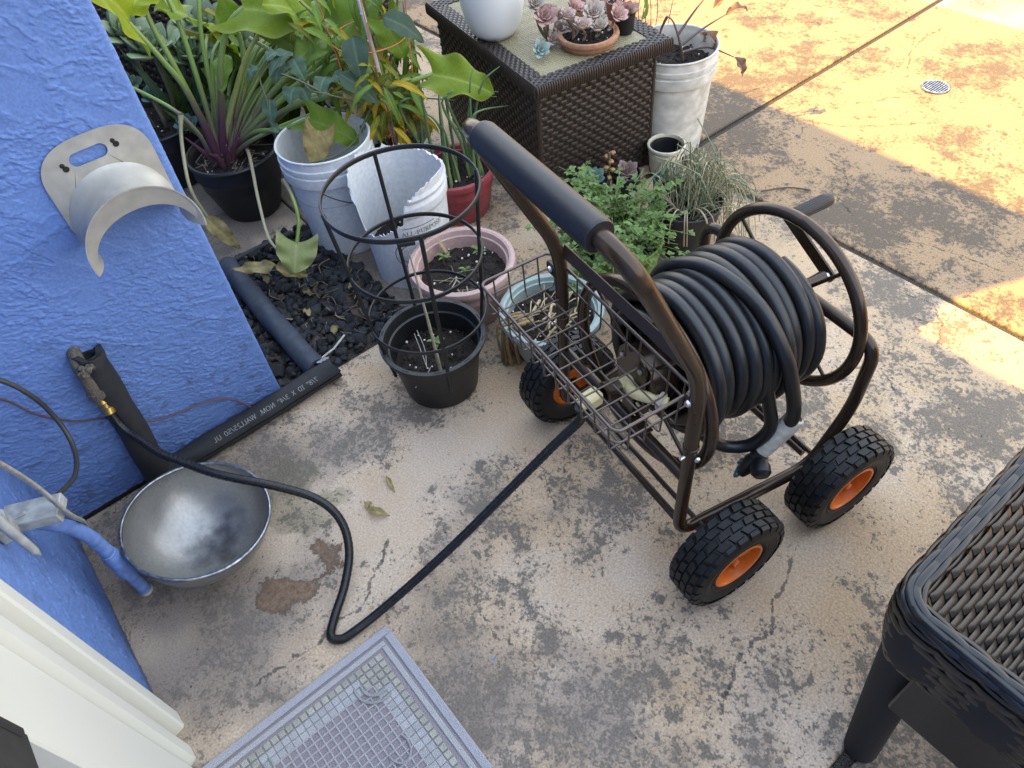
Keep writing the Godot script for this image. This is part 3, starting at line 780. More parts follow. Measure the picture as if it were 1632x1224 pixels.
func wall_things() -> void:
	# hose hanger
	var t := thing("hose_hanger", "grey metal saddle hose hanger screwed to the blue wall", "hose hanger", Vector3(0.137, 0.695, -1.497))
	var b := MB.new()
	# back plate: outline with the hand slot left open, as bands between outline and slot
	var outl := []
	var hole := []
	for k in 73:
		var a := TAU * k / 72.0
		# shield outline
		var c := cos(a)
		var s := sin(a)
		var ox := 0.104 * signf(c) * pow(absf(c), 0.7)
		var oy := 0.1 + (0.078 * pow(absf(s), 0.85) if s > 0 else -0.06 * pow(absf(s), 0.6))
		if a > PI + 0.001:
			var tt := (a - PI) / PI
			if tt < 0.25:
				ox = -0.104; oy = lerpf(0.1, 0.0, tt / 0.25)
			elif tt <= 0.75:
				var ph := lerpf(PI, 0.0, (tt - 0.25) / 0.5)
				ox = 0.098 * cos(ph); oy = 0.088 * sin(ph)
			else:
				ox = 0.104; oy = lerpf(0.0, 0.1, (tt - 0.75) / 0.25)
		outl.append(Vector3(ox, oy, 0.0))
		var hx := clampf(cos(a) * 0.055, -0.028, 0.028)
		var d := Vector2(cos(a), sin(a))
		hole.append(Vector3(-0.008 + (0.022 * signf(d.x) if absf(d.x) > 0.001 else 0.0) + d.x * 0.0135, 0.138 + d.y * 0.0135, 0.0))
	for zz in [0.004, 0.0015]:
		var rows := []
		for k in 4:
			var row := PackedVector3Array()
			for i in 73: row.append(outl[i].lerp(hole[i], k / 3.0) + Vector3(0, 0, zz))
			rows.append(row)
		b.grid(rows)
	for edge in [outl, hole]:
		var r1 := PackedVector3Array()
		var r2 := PackedVector3Array()
		for q in edge:
			r1.append(q + Vector3(0, 0, 0.0015)); r2.append(q + Vector3(0, 0, 0.004))
		b.grid([r1, r2])
	obj("back_plate", b, M.alu, t)
	b = MB.new()
	var rows2 := []
	var prof := [[0.0035, 0.1125, 1.0], [0.006, 0.11, 1.0], [0.012, 0.105, 1.0], [0.026, 0.098, 1.0], [0.05, 0.092, 1.0], [0.08, 0.092, 1.0], [0.1, 0.097, 1.0], [0.114, 0.105, 1.0], [0.12, 0.112, 1.0], [0.1215, 0.1135, 1.0]]
	for pr in prof:
		var row := PackedVector3Array()
		for k in 41:
			var a := PI * (-0.06 + 1.12 * k / 40.0)
			var rr: float = pr[1]
			var side := absf(cos(a))
			var rx := minf(rr, 0.104) if pr[0] < 0.03 else rr
			row.append(Vector3(-cos(a) * lerpf(rr, rx, side), sin(a) * rr - 0.004, pr[0]))
		rows2.append(row)
	b.grid(rows2)
	# underside, a sheet's thickness in
	var rows3 := []
	for pr in prof:
		var row := PackedVector3Array()
		for k in 41:
			var a := PI * (-0.06 + 1.12 * k / 40.0)
			var rr: float = pr[1] - 0.003
			var side := absf(cos(a))
			var rx := minf(rr, 0.101) if pr[0] < 0.03 else rr
			row.append(Vector3(-cos(a) * lerpf(rr, rx, side), sin(a) * rr - 0.004, pr[0]))
		rows3.append(row)
	b.grid(rows3)
	b.grid([rows2[-1], rows3[-1]])
	obj("saddle", b, M.alu, t)
	b = MB.new()
	# turned-down front apron under the lip
	var ra := PackedVector3Array()
	var rb := PackedVector3Array()
	for k in 41:
		var a := PI * (-0.04 + 1.08 * k / 40.0)
		var w := sin(PI * clampf(0.08 + 0.84 * k / 40.0, 0, 1))
		ra.append(Vector3(-cos(a) * 0.1125, sin(a) * 0.1125 - 0.004, 0.1205))
		rb.append(Vector3(-cos(a) * (0.1125 - 0.04 * w), sin(a) * (0.1125 - 0.046 * w) - 0.004, 0.112))
	b.grid([ra, rb])
	obj("front_lip", b, M.alu, t)
	for s in [Vector3(-0.058, 0.138, 0.003), Vector3(0.042, 0.146, 0.003)]:
		b = MB.new()
		b.lathe(PackedVector2Array([Vector2(0.0045, -0.002), Vector2(0.0045, 0.002), Vector2(0.003, 0.0035), Vector2(0.0, 0.004)]), 12, Transform3D(Basis(Vector3.RIGHT, PI / 2), s))
		b.lathe(PackedVector2Array([Vector2(0.0, 0.0022), Vector2(0.006, 0.0022)]), 12, Transform3D(Basis(Vector3.RIGHT, PI / 2), s + Vector3(0.003, -0.008, 0)))
		obj("screw", b, M.backing, t)
	# foam pipe sleeves
	var fr := func(path: PackedVector3Array, r: float, a0: float, a1: float, ragged: float) -> MB:
		var m := MB.new()
		var n := 25
		for sh in [0.0, 0.013]:
			var rows := []
			for i in path.size():
				var tt := (path[mini(i + 1, path.size() - 1)] - path[maxi(i - 1, 0)]).normalized()
				var u := Vector3.UP if absf(tt.y) < 0.8 else Vector3.BACK
				var w := tt.cross(u).normalized()
				var up := w.cross(tt)
				var row := PackedVector3Array()
				for k in n:
					var a := lerpf(a0, a1, k / float(n - 1))
					var rr: float = r - sh + 0.0012 * sin(a * 3.0 + i * 0.7)
					var q: Vector3 = path[i] + (w * cos(a) + up * sin(a)) * rr
					if i == path.size() - 1 or i == 0: q += tt * ragged * sin(a * 2.3 + 1.0 + i)
					row.append(q)
				rows.append(row)
			m.grid(rows)
			if sh == 0.0:
				m.set_meta("first", rows)
			else:
				var fo: Array = m.get_meta("first")
				m.grid([fo[0], rows[0]]); m.grid([fo[-1], rows[-1]])
				var e1 := PackedVector3Array()
				var e2 := PackedVector3Array()
				var e3 := PackedVector3Array()
				var e4 := PackedVector3Array()
				for i in rows.size():
					e1.append(fo[i][0]); e2.append(rows[i][0]); e3.append(fo[i][n - 1]); e4.append(rows[i][n - 1])
				m.grid([e1, e2]); m.grid([e3, e4])
		return m
	t = thing("foam_pipe_sleeve", "split black foam pipe sleeve standing against the wall under the spigot", "pipe insulation", Vector3(-0.094, 0, -1.468))
	obj("sleeve", fr.call(cr([Vector3(-0.02, 0.045, 0.004), Vector3(-0.008, 0.15, 0.006), Vector3(0.004, 0.3, 0.0), Vector3(0.012, 0.42, -0.006), Vector3(0.016, 0.452, -0.01)], 8), 0.033, -PI * 0.62, PI * 0.95, 0.008), M.foam, t)
	t = thing("foam_pipe_sleeve", "black foam pipe sleeve with white printed letters along the wall base", "pipe insulation", Vector3(0.15, 0.031, -1.468))
	var along := cr([Vector3(-0.262, 0.002, 0.004), Vector3(-0.15, 0, 0), Vector3(0, 0, 0), Vector3(0.12, 0.0, -0.002), Vector3(0.262, 0.003, -0.004)], 8)
	obj("sleeve", fr.call(along, 0.031, 0.15, TAU - 0.05, 0.006), M.foam, t)
	var lb := MB.new()
	var tm := TextMesh.new()
	var f := SystemFont.new()
	f.font_names = PackedStringArray(["Droid Sans"])
	tm.font = f; tm.font_size = 32; tm.pixel_size = 0.017 / 32.0; tm.depth = 0.0
	tm.text = "7/8\"  ID  X  3/4\"  NOM.  WALL25/50  UL"
	var ar := tm.get_mesh_arrays()
	for p in ar[Mesh.ARRAY_VERTEX]:
		var a: float = 0.86 + p.y / 0.0312
		lb.pt(Vector3(0.045 - p.x * 1.06, 0.0323 * sin(a) + 0.0005, 0.0323 * cos(a)))
	for i in ar[Mesh.ARRAY_INDEX]: lb.ix.append(i)
	obj("printing", lb, M.print, t)
	t = thing("foam_pipe_sleeve", "blue-grey foam pipe sleeve lying back over the lava rock", "pipe insulation", Vector3(0.372, 0.031, -1.8))
	obj("sleeve", fr.call(cr([Vector3(0.012, 0.004, -0.31), Vector3(0.004, 0.002, -0.1), Vector3(0, 0, 0.1), Vector3(0.0, 0.002, 0.3)], 8), 0.032, 0.0, TAU, 0.004), mat(L(0.05, 0.062, 0.085), 0.7, 0, {"tex": "cloud", "nrm": "nfine", "ns": 0.12, "s": 5.0}), t)
	b = MB.new()
	b.lathe(PackedVector2Array([Vector2(0.0, 0.006), Vector2(0.012, 0.005), Vector2(0.019, 0.0)]), 14, Transform3D(Basis(), Vector3(0.392, 0.057, -1.497)))
	b.lathe(PackedVector2Array([Vector2(0.024, -0.002), Vector2(0.021, 0.002), Vector2(0.018, -0.002)]), 20, Transform3D(Basis(), Vector3(0.392, 0.06, -1.497)))
	obj("open_end", b, M.backing, t)
	b = MB.new()
	for i in 6: b.blob(Vector3(0.01 + i * 0.005 + 0.0, 0.031, 0.306 + (i % 2) * 0.004), Vector3(0.006, 0.002, 0.005), rng, 0.4)
	obj("white_tear", b, M.print, t)
	# spigot
	t = thing("spigot", "corroded garden spigot coming out of the blue wall", "spigot", Vector3(-0.1, 0.43, -1.5))
	b = MB.new()
	b.tube(cr([Vector3(0.003, 0.028, -0.01), Vector3(-0.002, 0.018, 0.03), Vector3(-0.006, -0.012, 0.044), Vector3(-0.01, -0.06, 0.05)], 5), [0.014, 0.014, 0.0145, 0.015, 0.0155, 0.016, 0.0165, 0.016, 0.0155, 0.015, 0.014, 0.0145, 0.016, 0.0155, 0.0155, 0.0155], 12)
	obj("spout", b, M.spigot, t)
	b = MB.new()
	b.lathe(PackedVector2Array([Vector2(0.0, 0.03), Vector2(0.008, 0.03), Vector2(0.009, 0.0), Vector2(0.012, -0.004)]), 12, Transform3D(Basis(Vector3.RIGHT, 0.9), Vector3(0.004, 0.006, 0.05)))
	for k in 6: b.blob(Vector3(0.004 + 0.012 * cos(k * 1.05), 0.018 + 0.006 * sin(k * 1.9), 0.066 + 0.008 * sin(k * 1.05)), Vector3(0.008, 0.008, 0.008), rng, 0.4)
	obj("valve", b, M.spigot, t)
	b = MB.new()
	var dn := Transform3D(Basis(Vector3.RIGHT, PI), Vector3(-0.01, -0.052, 0.05))
	b.lathe(PackedVector2Array([Vector2(0.014, -0.002), Vector2(0.0185, 0.0), Vector2(0.0185, 0.018), Vector2(0.015, 0.02)]), 10, dn)
	obj("collar", b, mat(L(0.22, 0.17, 0.15), 0.6, 0.3, {"tex": "dirt", "s": 20.0}), t)
	# leader hose
	t = thing("leader_hose", "glossy black leader hose looping from spigot over the bowl to the cart", "hose")
	var hp := cr([Vector3(-0.109,0.3237,-1.450), Vector3(-0.109,0.2700,-1.424), Vector3(-0.091,0.2480,-1.381), Vector3(-0.073,0.2320,-1.332), Vector3(-0.037,0.2150,-1.273), Vector3(0.005,0.2000,-1.209), Vector3(0.089,0.1700,-1.117), Vector3(0.145,0.1400,-1.046), Vector3(0.162,0.1000,-0.991), Vector3(0.142,0.0600,-0.938), Vector3(0.093,0.0300,-0.889), Vector3(0.039,0.0145,-0.849), Vector3(0.008,0.0105,-0.818), Vector3(0.016,0.0103,-0.798), Vector3(0.044,0.0120,-0.790), Vector3(0.141,0.0300,-0.783), Vector3(0.311,0.1000,-0.764), Vector3(0.479,0.2000,-0.740), Vector3(0.570,0.2750,-0.717), Vector3(0.629,0.3400,-0.693), Vector3(0.609,0.4160,-0.673)], 10)
	b = MB.new()
	b.tube(hp, 0.0098, 14)
	obj("tube", b, M.hose, t)
	b = MB.new()
	var hd := (hp[1] - hp[0]).normalized()
	var bx := Basis(Quaternion(Vector3.UP, hd))
	b.lathe(PackedVector2Array([Vector2(0.012, -0.028), Vector2(0.0165, -0.027), Vector2(0.0165, -0.012), Vector2(0.013, -0.009), Vector2(0.0125, 0.0), Vector2(0.0145, 0.002), Vector2(0.0145, 0.016), Vector2(0.0115, 0.018)]), 10, Transform3D(bx, hp[0]))
	obj("coupling", b, M.brass, t)
	b = MB.new()
	# braided jacket: fine helical ridges
	for d in 2:
		var hx := PackedVector3Array()
		var nn := Vector3.UP.cross(hd).normalized()
		for i in hp.size() - 1:
			var tt := (hp[i + 1] - hp[i]).normalized()
			nn = (nn - tt * nn.dot(tt)).normalized()
			var bb := tt.cross(nn)
			for k in 10:
				var q := hp[i].lerp(hp[i + 1], k / 10.0)
				var a := (i * 10 + k) * 0.42 * (1.0 if d == 0 else -1.0)
				hx.append(q + (nn * cos(a) + bb * sin(a)) * 0.0097)
		b.tube(hx, 0.0009, 4, false)
	obj("braid", b, M.hose, t, "stuff")
	# steel bowl
	t = thing("steel_bowl", "dented stainless steel bowl tilted on the concrete beneath the hose", "bowl", Vector3(-0.085, 0.143, -1.187))
	t.basis = Basis(Quaternion(Vector3.UP, Vector3(0.178, 0.983, 0.043).normalized()))
	b = MB.new()
	var bp := PackedVector2Array()
	for k in 37:
		var a := PI / 2 * k / 36.0
		bp.append(Vector2(0.155 * sin(a) + 0.0, -0.137 * cos(a)))
	var bi := PackedVector2Array()
	for k in 37:
		var a := PI / 2 * (36 - k) / 36.0
		bi.append(Vector2(0.1535 * sin(a), -0.1355 * cos(a)))
	b.lathe(bp, 56)
	var g0 := b.v.size()
	b.lathe(bi, 56)
	var dn2 := FastNoiseLite.new()
	dn2.frequency = 22.0; dn2.seed = 5
	for i in b.v.size():
		var v := b.v[i]
		var k := dn2.get_noise_3dv(v)
		if i >= g0:
			var dd := clampf(1.0 - Vector2(v.x - 0.03, v.z - 0.0).length() / 0.085 + k * 0.9, 0, 1)
			var cc := lerpf(1.0, 0.42, dd)
			b.c[i] = Color(cc, cc * 0.98, cc * 0.95)
		b.v[i] = v + v.normalized() * dn2.get_noise_3dv(v * 0.4) * 0.0022
	obj("shell", b, M.bowlsteel, t)
	b = MB.new()
	b.tube(circle(Vector3(0, 0.0, 0), 0.157, Vector3.RIGHT, Vector3.BACK, 72), 0.0042, 8, false, true)
	obj("rim", b, M.steel, t)
	# cords on the wall
	b = MB.new()
	b.tube(cr([Vector3(-0.34, 0.56, -1.44), Vector3(-0.263, 0.442, -1.492), Vector3(-0.231, 0.361, -1.492), Vector3(-0.18, 0.29, -1.494), Vector3(-0.129, 0.257, -1.492), Vector3(-0.056, 0.183, -1.492), Vector3(0.0, 0.163, -1.492), Vector3(0.062, 0.15, -1.492), Vector3(0.107, 0.131, -1.492), Vector3(0.14, 0.1, -1.49), Vector3(0.168, 0.05, -1.482)], 6), 0.0022, 6)
	tag(obj("wire", b, mat(L(0.12, 0.06, 0.05), 0.6)), "thin brown wire running across the blue wall", "wire")
	b = MB.new()
	b.tube(cr([Vector3(-0.335, 0.62, -1.44), Vector3(-0.27, 0.56, -1.44), Vector3(-0.228, 0.525, -1.43), Vector3(-0.204, 0.465, -1.42), Vector3(-0.198, 0.40, -1.418), Vector3(-0.199, 0.352, -1.395), Vector3(-0.207, 0.338, -1.34), Vector3(-0.223, 0.362, -1.265), Vector3(-0.25, 0.415, -1.19)], 8), 0.0052, 10)
	tag(obj("power_cord", b, mat(L(0.035, 0.034, 0.03), 0.5)), "thick black cord bending down into the grey box", "cord")
	# grey box and its latch
	var zz := -1.32
	t = thing("junction_box", "grey weathered plastic box on the wall end of the black cord", "junction box", Vector3(-0.298, 0.418, -1.175), -0.45)
	b = MB.new()
	b.box(Transform3D(Basis(), Vector3(0.0, 0, 0)), Vector3(0.104, 0.026, 0.052), 0.002)
	obj("housing", b, M.plasticgrey, t)
	b = MB.new()
	b.box(Transform3D(Basis(Vector3.UP, 0.35), Vector3(-0.028, 0.014, 0.012)), Vector3(0.046, 0.006, 0.009), 0.001)
	obj("cover_tab", b, M.plasticgrey, t)
	t = thing("metal_latch", "small grey metal latch bracket below the plastic box", "latch", Vector3(-0.325, 0.50, -1.07))
	b = MB.new()
	b.box(Transform3D(Basis(), Vector3(0.0, 0.0, -0.03)), Vector3(0.03, 0.045, 0.04), 0.003)
	obj("plate", b, M.plasticgrey, t)
	b = MB.new()
	b.tube(PackedVector3Array([Vector3(0.016, 0.085, 0.02), Vector3(0.018, 0.03, 0.024), Vector3(0.02, -0.03, 0.027), Vector3(0.021, -0.045, 0.028)]), [0.009, 0.0085, 0.007, 0.002], 6)
	obj("lever", b, M.plasticgrey, t)
	b = MB.new()
	var pc := cr([Vector3(-0.25, 0.78, -0.98), Vector3(-0.25, 0.66, -1.06), Vector3(-0.25, 0.52, -1.12), Vector3(-0.25, 0.41, -1.14), Vector3(-0.26, 0.28, -1.225), Vector3(-0.28, 0.2, -1.275), Vector3(-0.31, 0.16, -1.33)], 8)
	for k in 3:
		var q := PackedVector3Array()
		for v in pc: q.append(v + Vector3(0.002, 0.0042, 0.0036) * (k - 1))
		b.tube(q, 0.0034, 8)
	tag(obj("flat_cord", b, M.cordgrey), "pale grey flat three-strand cord crossing over the plastic box", "cord")
	t = thing("conduit", "blue painted conduit pipe bending down from the box into the concrete", "pipe", Vector3(-0.265, 0, -1.205))
	b = MB.new()
	b.tube(cr([Vector3(-0.042, 0.40, 0.028), Vector3(-0.033, 0.365, 0.015), Vector3(-0.014, 0.31, 0.004), Vector3(-0.003, 0.26, 0.0), Vector3(0, 0.2, 0), Vector3(0, 0.0, 0)], 6), 0.0145, 16)
	obj("pipe", b, M.bluepaint, t)
	b = MB.new()
	b.lathe(PackedVector2Array([Vector2(0.0145, 0.086), Vector2(0.0185, 0.09), Vector2(0.0185, 0.172), Vector2(0.0165, 0.176), Vector2(0.0165, 0.182), Vector2(0.0145, 0.183)]), 20)
	obj("coupling", b, M.bluepaint, t)
	b = MB.new()
	b.lathe(PackedVector2Array([Vector2(0.016, 0.0), Vector2(0.0165, 0.006), Vector2(0.0148, 0.009)]), 20)
	obj("foot", b, M.plasticgrey, t)

# a pot: outer wall, rolled or banded rim, inner wall; soil as its own part
func make_pot(called: String, label: String, cat: String, at: Vector3, H: float, rt: float, rb: float, style: String, m: Material, soil: float, group := "", tilt := Vector3.ZERO) -> Node3D:
	var t := thing(called, label, cat, at, 0.0, group)
	t.rotation = tilt
	var th := 0.0045
	var w := func(y: float) -> float: return lerpf(rb, rt, y / H)
	var p := PackedVector2Array([Vector2(0, 0.003), Vector2(rb - 0.012, 0.0), Vector2(rb - 0.004, 0.001), Vector2(rb, 0.007)])
	match style:
		"bucket":
			var r0 := rt - 0.007
			w = func(y: float) -> float: return lerpf(rb, r0, y / H)
			p.append_array(PackedVector2Array([Vector2(w.call(H * 0.3), H * 0.3), Vector2(w.call(H * 0.74), H * 0.74), Vector2(r0 + 0.004, H * 0.742), Vector2(r0 + 0.0055, H * 0.752), Vector2(r0 + 0.0065, H * 0.835), Vector2(r0 + 0.006, H * 0.84), Vector2(r0 + 0.001, H * 0.845), Vector2(r0 + 0.001, H * 0.865), Vector2(r0 + 0.0055, H * 0.87), Vector2(r0 + 0.006, H * 0.905), Vector2(r0 + 0.001, H * 0.91), Vector2(r0 + 0.001, H * 0.978), Vector2(r0 + 0.0045, H * 0.982), Vector2(rt - 0.001, H * 0.99), Vector2(rt - 0.002, H * 0.998), Vector2(rt - 0.005, H)]))
		"rolled":
			var rl := rt * 0.09
			p.append_array(PackedVector2Array([Vector2(w.call(H * 0.3), H * 0.3), Vector2(w.call(H * 0.62) - rl * 0.4, H * 0.62), Vector2(w.call(H * 0.66) - rl * 0.2, H * 0.645), Vector2(w.call(H * 0.68) - rl * 0.3, H * 0.67), Vector2(w.call(H * 0.86) - rl, H - rl * 2.1), Vector2(rt - rl * 0.2, H - rl * 1.7), Vector2(rt, H - rl), Vector2(rt - rl * 0.25, H - rl * 0.2), Vector2(rt - rl, H)]))
			th = 0.011
		"nursery":
			p.append_array(PackedVector2Array([Vector2(w.call(H * 0.5) - 0.008, H * 0.5), Vector2(w.call(H * 0.8) - 0.01, H * 0.8), Vector2(w.call(H * 0.82) - 0.005, H * 0.805), Vector2(rt - 0.009, H * 0.945), Vector2(rt - 0.001, H * 0.955), Vector2(rt, H * 0.965), Vector2(rt, H * 0.993), Vector2(rt - 0.001, H), Vector2(rt - 0.012, H)]))
			th = 0.0035
		"ribbed":
			for k in 7:
				var y := H * (0.1 + 0.115 * k)
				p.append_array(PackedVector2Array([Vector2(w.call(y) - 0.002, y), Vector2(w.call(y + H * 0.03) + 0.002, y + H * 0.035), Vector2(w.call(y + H * 0.07) + 0.002, y + H * 0.075)]))
			p.append_array(PackedVector2Array([Vector2(rt - 0.004, H * 0.9), Vector2(rt + 0.002, H * 0.93), Vector2(rt + 0.001, H * 0.99), Vector2(rt - 0.003, H)]))
		"lipped":
			p.append_array(PackedVector2Array([Vector2(w.call(H * 0.25) + 0.003, H * 0.25), Vector2(w.call(H * 0.5) + 0.006, H * 0.5), Vector2(w.call(H * 0.52) + 0.009, H * 0.53), Vector2(w.call(H * 0.58) + 0.006, H * 0.57), Vector2(w.call(H * 0.7) + 0.004, H * 0.7), Vector2(w.call(H * 0.73) + 0.008, H * 0.735), Vector2(w.call(H * 0.8) + 0.003, H * 0.78), Vector2(rt - 0.008, H * 0.93), Vector2(rt, H * 0.95), Vector2(rt + 0.002, H * 0.98), Vector2(rt - 0.002, H), Vector2(rt - 0.009, H)]))
			th = 0.009
		"bowl":
			for k in range(1, 9):
				var a := k / 8.0
				p.append(Vector2(lerpf(rb, rt, sin(a * PI / 2)), lerpf(0.007, H * 0.93, 1 - cos(a * PI / 2) * 1.0)))
			p.append_array(PackedVector2Array([Vector2(rt, H * 0.97), Vector2(rt - 0.002, H), Vector2(rt - 0.006, H)]))
		_:
			p.append_array(PackedVector2Array([Vector2(w.call(H * 0.45), H * 0.45), Vector2(w.call(H * 0.95), H * 0.95), Vector2(rt, H * 0.985), Vector2(rt - 0.002, H), Vector2(rt - 0.004, H)]))
	var ri: float = w.call(H) - th
	if style == "rolled": ri = rt - rt * 0.13
	elif style == "nursery": ri = rt - 0.014
	elif style == "bucket": ri = rt - 0.0085
	var ys := H * soil
	var rs := lerpf(rb, ri, soil) - 0.003
	if style == "bowl": rs = rt * (0.55 + 0.43 * soil)
	p.append_array(PackedVector2Array([Vector2(ri, H - 0.003), Vector2(lerpf(rs, ri, 0.66), lerpf(ys, H, 0.66)), Vector2(lerpf(rs, ri, 0.62) - (0.004 if style == "nursery" or style == "rolled" else 0.0), lerpf(ys, H, 0.62)), Vector2(rs, ys), Vector2(rs - 0.002, maxf(ys - 0.03, 0.006))]))
	var b := MB.new()
	b.lathe(p, 56)
	obj("shell", b, m, t)
	if soil > 0.0:
		add_soil(t, rs + 0.001, ys, hash(label))
	return t

func add_soil(t: Node3D, r: float, y: float, sd: int) -> void:
	var g := RandomNumberGenerator.new()
	g.seed = sd
	var n := FastNoiseLite.new()
	n.seed = sd % 1000; n.frequency = 38.0; n.fractal_octaves = 4
	var b := MB.new()
	var rows := []
	var cols := []
	for i in 15:
		var row := PackedVector3Array()
		var rc := []
		for k in 57:
			var a := TAU * k / 56.0
			var q := r * i / 14.0
			var v := Vector3(q * cos(a), 0, q * sin(a))
			var h := n.get_noise_3dv(v)
			row.append(v + Vector3(0, y + h * 0.012 - 0.004 * i / 14.0, 0))
			var s := 0.8 + h * 0.6
			rc.append(Color(s, s, s))
		rows.append(row); cols.append(rc)
	rows.reverse(); cols.reverse()
	b.grid(rows, false, cols)
	obj("soil", b, M.soil, t)
	b = MB.new()
	for i in 110:
		var q := r * sqrt(g.randf()) * 0.96
		var a := g.randf() * TAU
		var s := g.randf_range(0.002, 0.0065)
		var k := g.randf_range(0.4, 1.6)
		b.col = Color(k, k * 0.9, k * 0.8)
		b.blob(Vector3(q * cos(a), y + 0.004, q * sin(a)), Vector3(s, s * 0.7, s * 0.8), g, 0.3, Basis(Vector3.UP, a), 2)
	obj("crumbs", b, M.soil, t, "stuff")
	b = MB.new()
	for i in 16:
		var q := r * sqrt(g.randf()) * 0.94
		var a := g.randf() * TAU
		var s := g.randf_range(0.0015, 0.004)
		b.blob(Vector3(q * cos(a), y + 0.006, q * sin(a)), Vector3(s, s, s), g, 0.3, Basis(), 2)
	obj("perlite", b, M.perlite, t, "stuff")

func pots() -> void:
	# the planter of big leaves and the succulent pot behind it
	make_pot("plant_pot", "large black plastic pot holding the tall arrow-leaved plant", "plant pot", Vector3(0.613, 0, -2.396), 0.235, 0.155, 0.098, "lipped", M.blackpot, 0.86)
	make_pot("plant_pot", "black pot half hidden by the wall edge under pale succulents", "plant pot", Vector3(0.50, 0, -2.80), 0.235, 0.165, 0.11, "lipped", M.blackpot, 0.9)
	var t := make_pot("white_bucket", "intact white plastic bucket with water inside by the black pot", "bucket", Vector3(0.783, 0, -2.006), 0.365, 0.148, 0.121, "bucket", M.bucket, 0.0)
	var b := MB.new()
	b.lathe(PackedVector2Array([Vector2(0.0, 0.2), Vector2(0.1335, 0.2)]), 40)
	obj("murky_water", b, mat(L(0.2, 0.19, 0.15), 0.1), t)
	b = MB.new()
	var hw := PackedVector3Array()
	for k in 25:
		var a := lerpf(2.3, 0.25, k / 24.0)
		hw.append(Vector3(cos(a) * 0.152, 0.27 - 0.075 * sin(PI * k / 24.0), sin(a) * 0.152))
	b.tube(hw, 0.0017, 6)
	obj("bail_wire", b, M.cage, t)
	# faint moulded label
	b = MB.new()
	for k in 9:
		var yy := 0.05 + 0.012 * k
		var pp := PackedVector3Array()
		for i in 13:
			var a := lerpf(1.28, 0.85, i / 12.0)
			var rr := lerpf(0.121, 0.141, yy / 0.365) + 0.0006
			pp.append(Vector3(cos(a) * rr, yy + 0.0012 * sin(i * 2.4 + k), sin(a) * rr))
		b.tube(pp, 0.0009, 5)
	for rr0 in [0.021, 0.012]:
		var pc := PackedVector3Array()
		for i in 25:
			var a2 := TAU * i / 24.0
			var yy: float = 0.19 + rr0 * sin(a2)
			var rr := lerpf(0.121, 0.141, yy / 0.365) + 0.0006
			var an: float = 1.06 + rr0 * cos(a2) / rr
			pc.append(Vector3(cos(an) * rr, yy, sin(an) * rr))
		b.tube(pc, 0.0009, 5)
	obj("moulded_label", b, M.bucket, t)
	# broken bucket: the wall as a grid cut by a ragged line
	t = thing("broken_bucket", "broken white plastic bucket with a jagged edge and black printing", "bucket", Vector3(0.854, 0, -1.715))
	broken_bucket(t)
	make_pot("plant_pot", "dark red plastic pot with green onions behind the handle", "plant pot", Vector3(1.13, 0, -1.84), 0.175, 0.141, 0.097, "rolled", M.redpot, 0.74)
	make_pot("plant_pot", "low brown plastic pot behind the intact white bucket", "plant pot", Vector3(1.15, 0, -2.45), 0.2, 0.13, 0.1, "ribbed", mat(L(0.1, 0.085, 0.07), 0.5), 0.85)
	t = make_pot("plant_pot", "pale pink pot with seedlings next to the wire basket", "plant pot", Vector3(0.855, 0, -1.432), 0.185, 0.156, 0.105, "rolled", M.pinkpot, 0.72)
	t = make_pot("plant_pot", "black nursery pot with the black hoop cage standing in it", "plant pot", Vector3(0.617, 0, -1.244), 0.184, 0.14, 0.1, "nursery", M.blackpot, 0.55)
	b = MB.new()
	for k in 10:
		var a := 0.2 + TAU * k / 10.0
		b.box(Transform3D(Basis(Vector3.UP, -a + PI / 2), Vector3(cos(a) * 0.1335, 0.1835, sin(a) * 0.1335)), Vector3(0.02, 0.0016, 0.0045), 0.0004)
	obj("rim_slots", b, M.backing, t)
	make_pot("plant_pot", "pale teal pot with dry stalks seen through the wire basket", "plant pot", Vector3(0.93, 0, -1.135), 0.15, 0.145, 0.1, "rolled", M.tealpot, 0.72)
	make_pot("plant_pot", "ribbed green pot overflowing with leafy parsley", "plant pot", Vector3(1.26, 0, -1.22), 0.16, 0.135, 0.11, "ribbed", M.greenpot, 0.8)
	make_pot("plant_pot", "black pot with dry soil and wispy pale grass by the parsley", "plant pot", Vector3(1.52, 0, -1.19), 0.165, 0.112, 0.085, "plain", M.blackpot, 0.72)
	make_pot("plant_pot", "small cream pot with a black liner before the weathered bucket", "plant pot", Vector3(1.775, 0.0, -1.497), 0.11, 0.066, 0.05, "rolled", M.creampot, 0.0)
	b = MB.new()
	b.lathe(PackedVector2Array([Vector2(0.0, 0.045), Vector2(0.042, 0.046), Vector2(0.051, 0.09), Vector2(0.053, 0.1), Vector2(0.05, 0.102), Vector2(0.047, 0.09)]), 32)
	obj("liner", b, M.blackpot, get_node("plant_pot_%03d" % (used[str(get_instance_id()) + "plant_pot"] - 1)))
	make_pot("weathered_bucket", "weathered off-white bucket of soil with a dead twig, beside the wicker table", "bucket", Vector3(1.915, 0, -1.62), 0.365, 0.15, 0.122, "bucket", M.oldbucket, 0.82)
	make_pot("plant_pot", "white round pot with the silver stake and orange wire frame", "plant pot", Vector3(1.03, 0, -2.04), 0.235, 0.125, 0.085, "bowl", M.bucket, 0.75)
	# small pots tucked by the table
	make_pot("small_pot", "small teal pot with a succulent beside the cream pot", "plant pot", Vector3(1.66, 0, -1.385), 0.085, 0.047, 0.038, "plain", mat(L(0.05, 0.13, 0.13), 0.5), 0.8)
	make_pot("small_pot", "small black pot with a blue-green succulent against the wicker table", "plant pot", Vector3(1.47, 0, -1.545), 0.09, 0.055, 0.042, "plain", M.blackpot, 0.85)
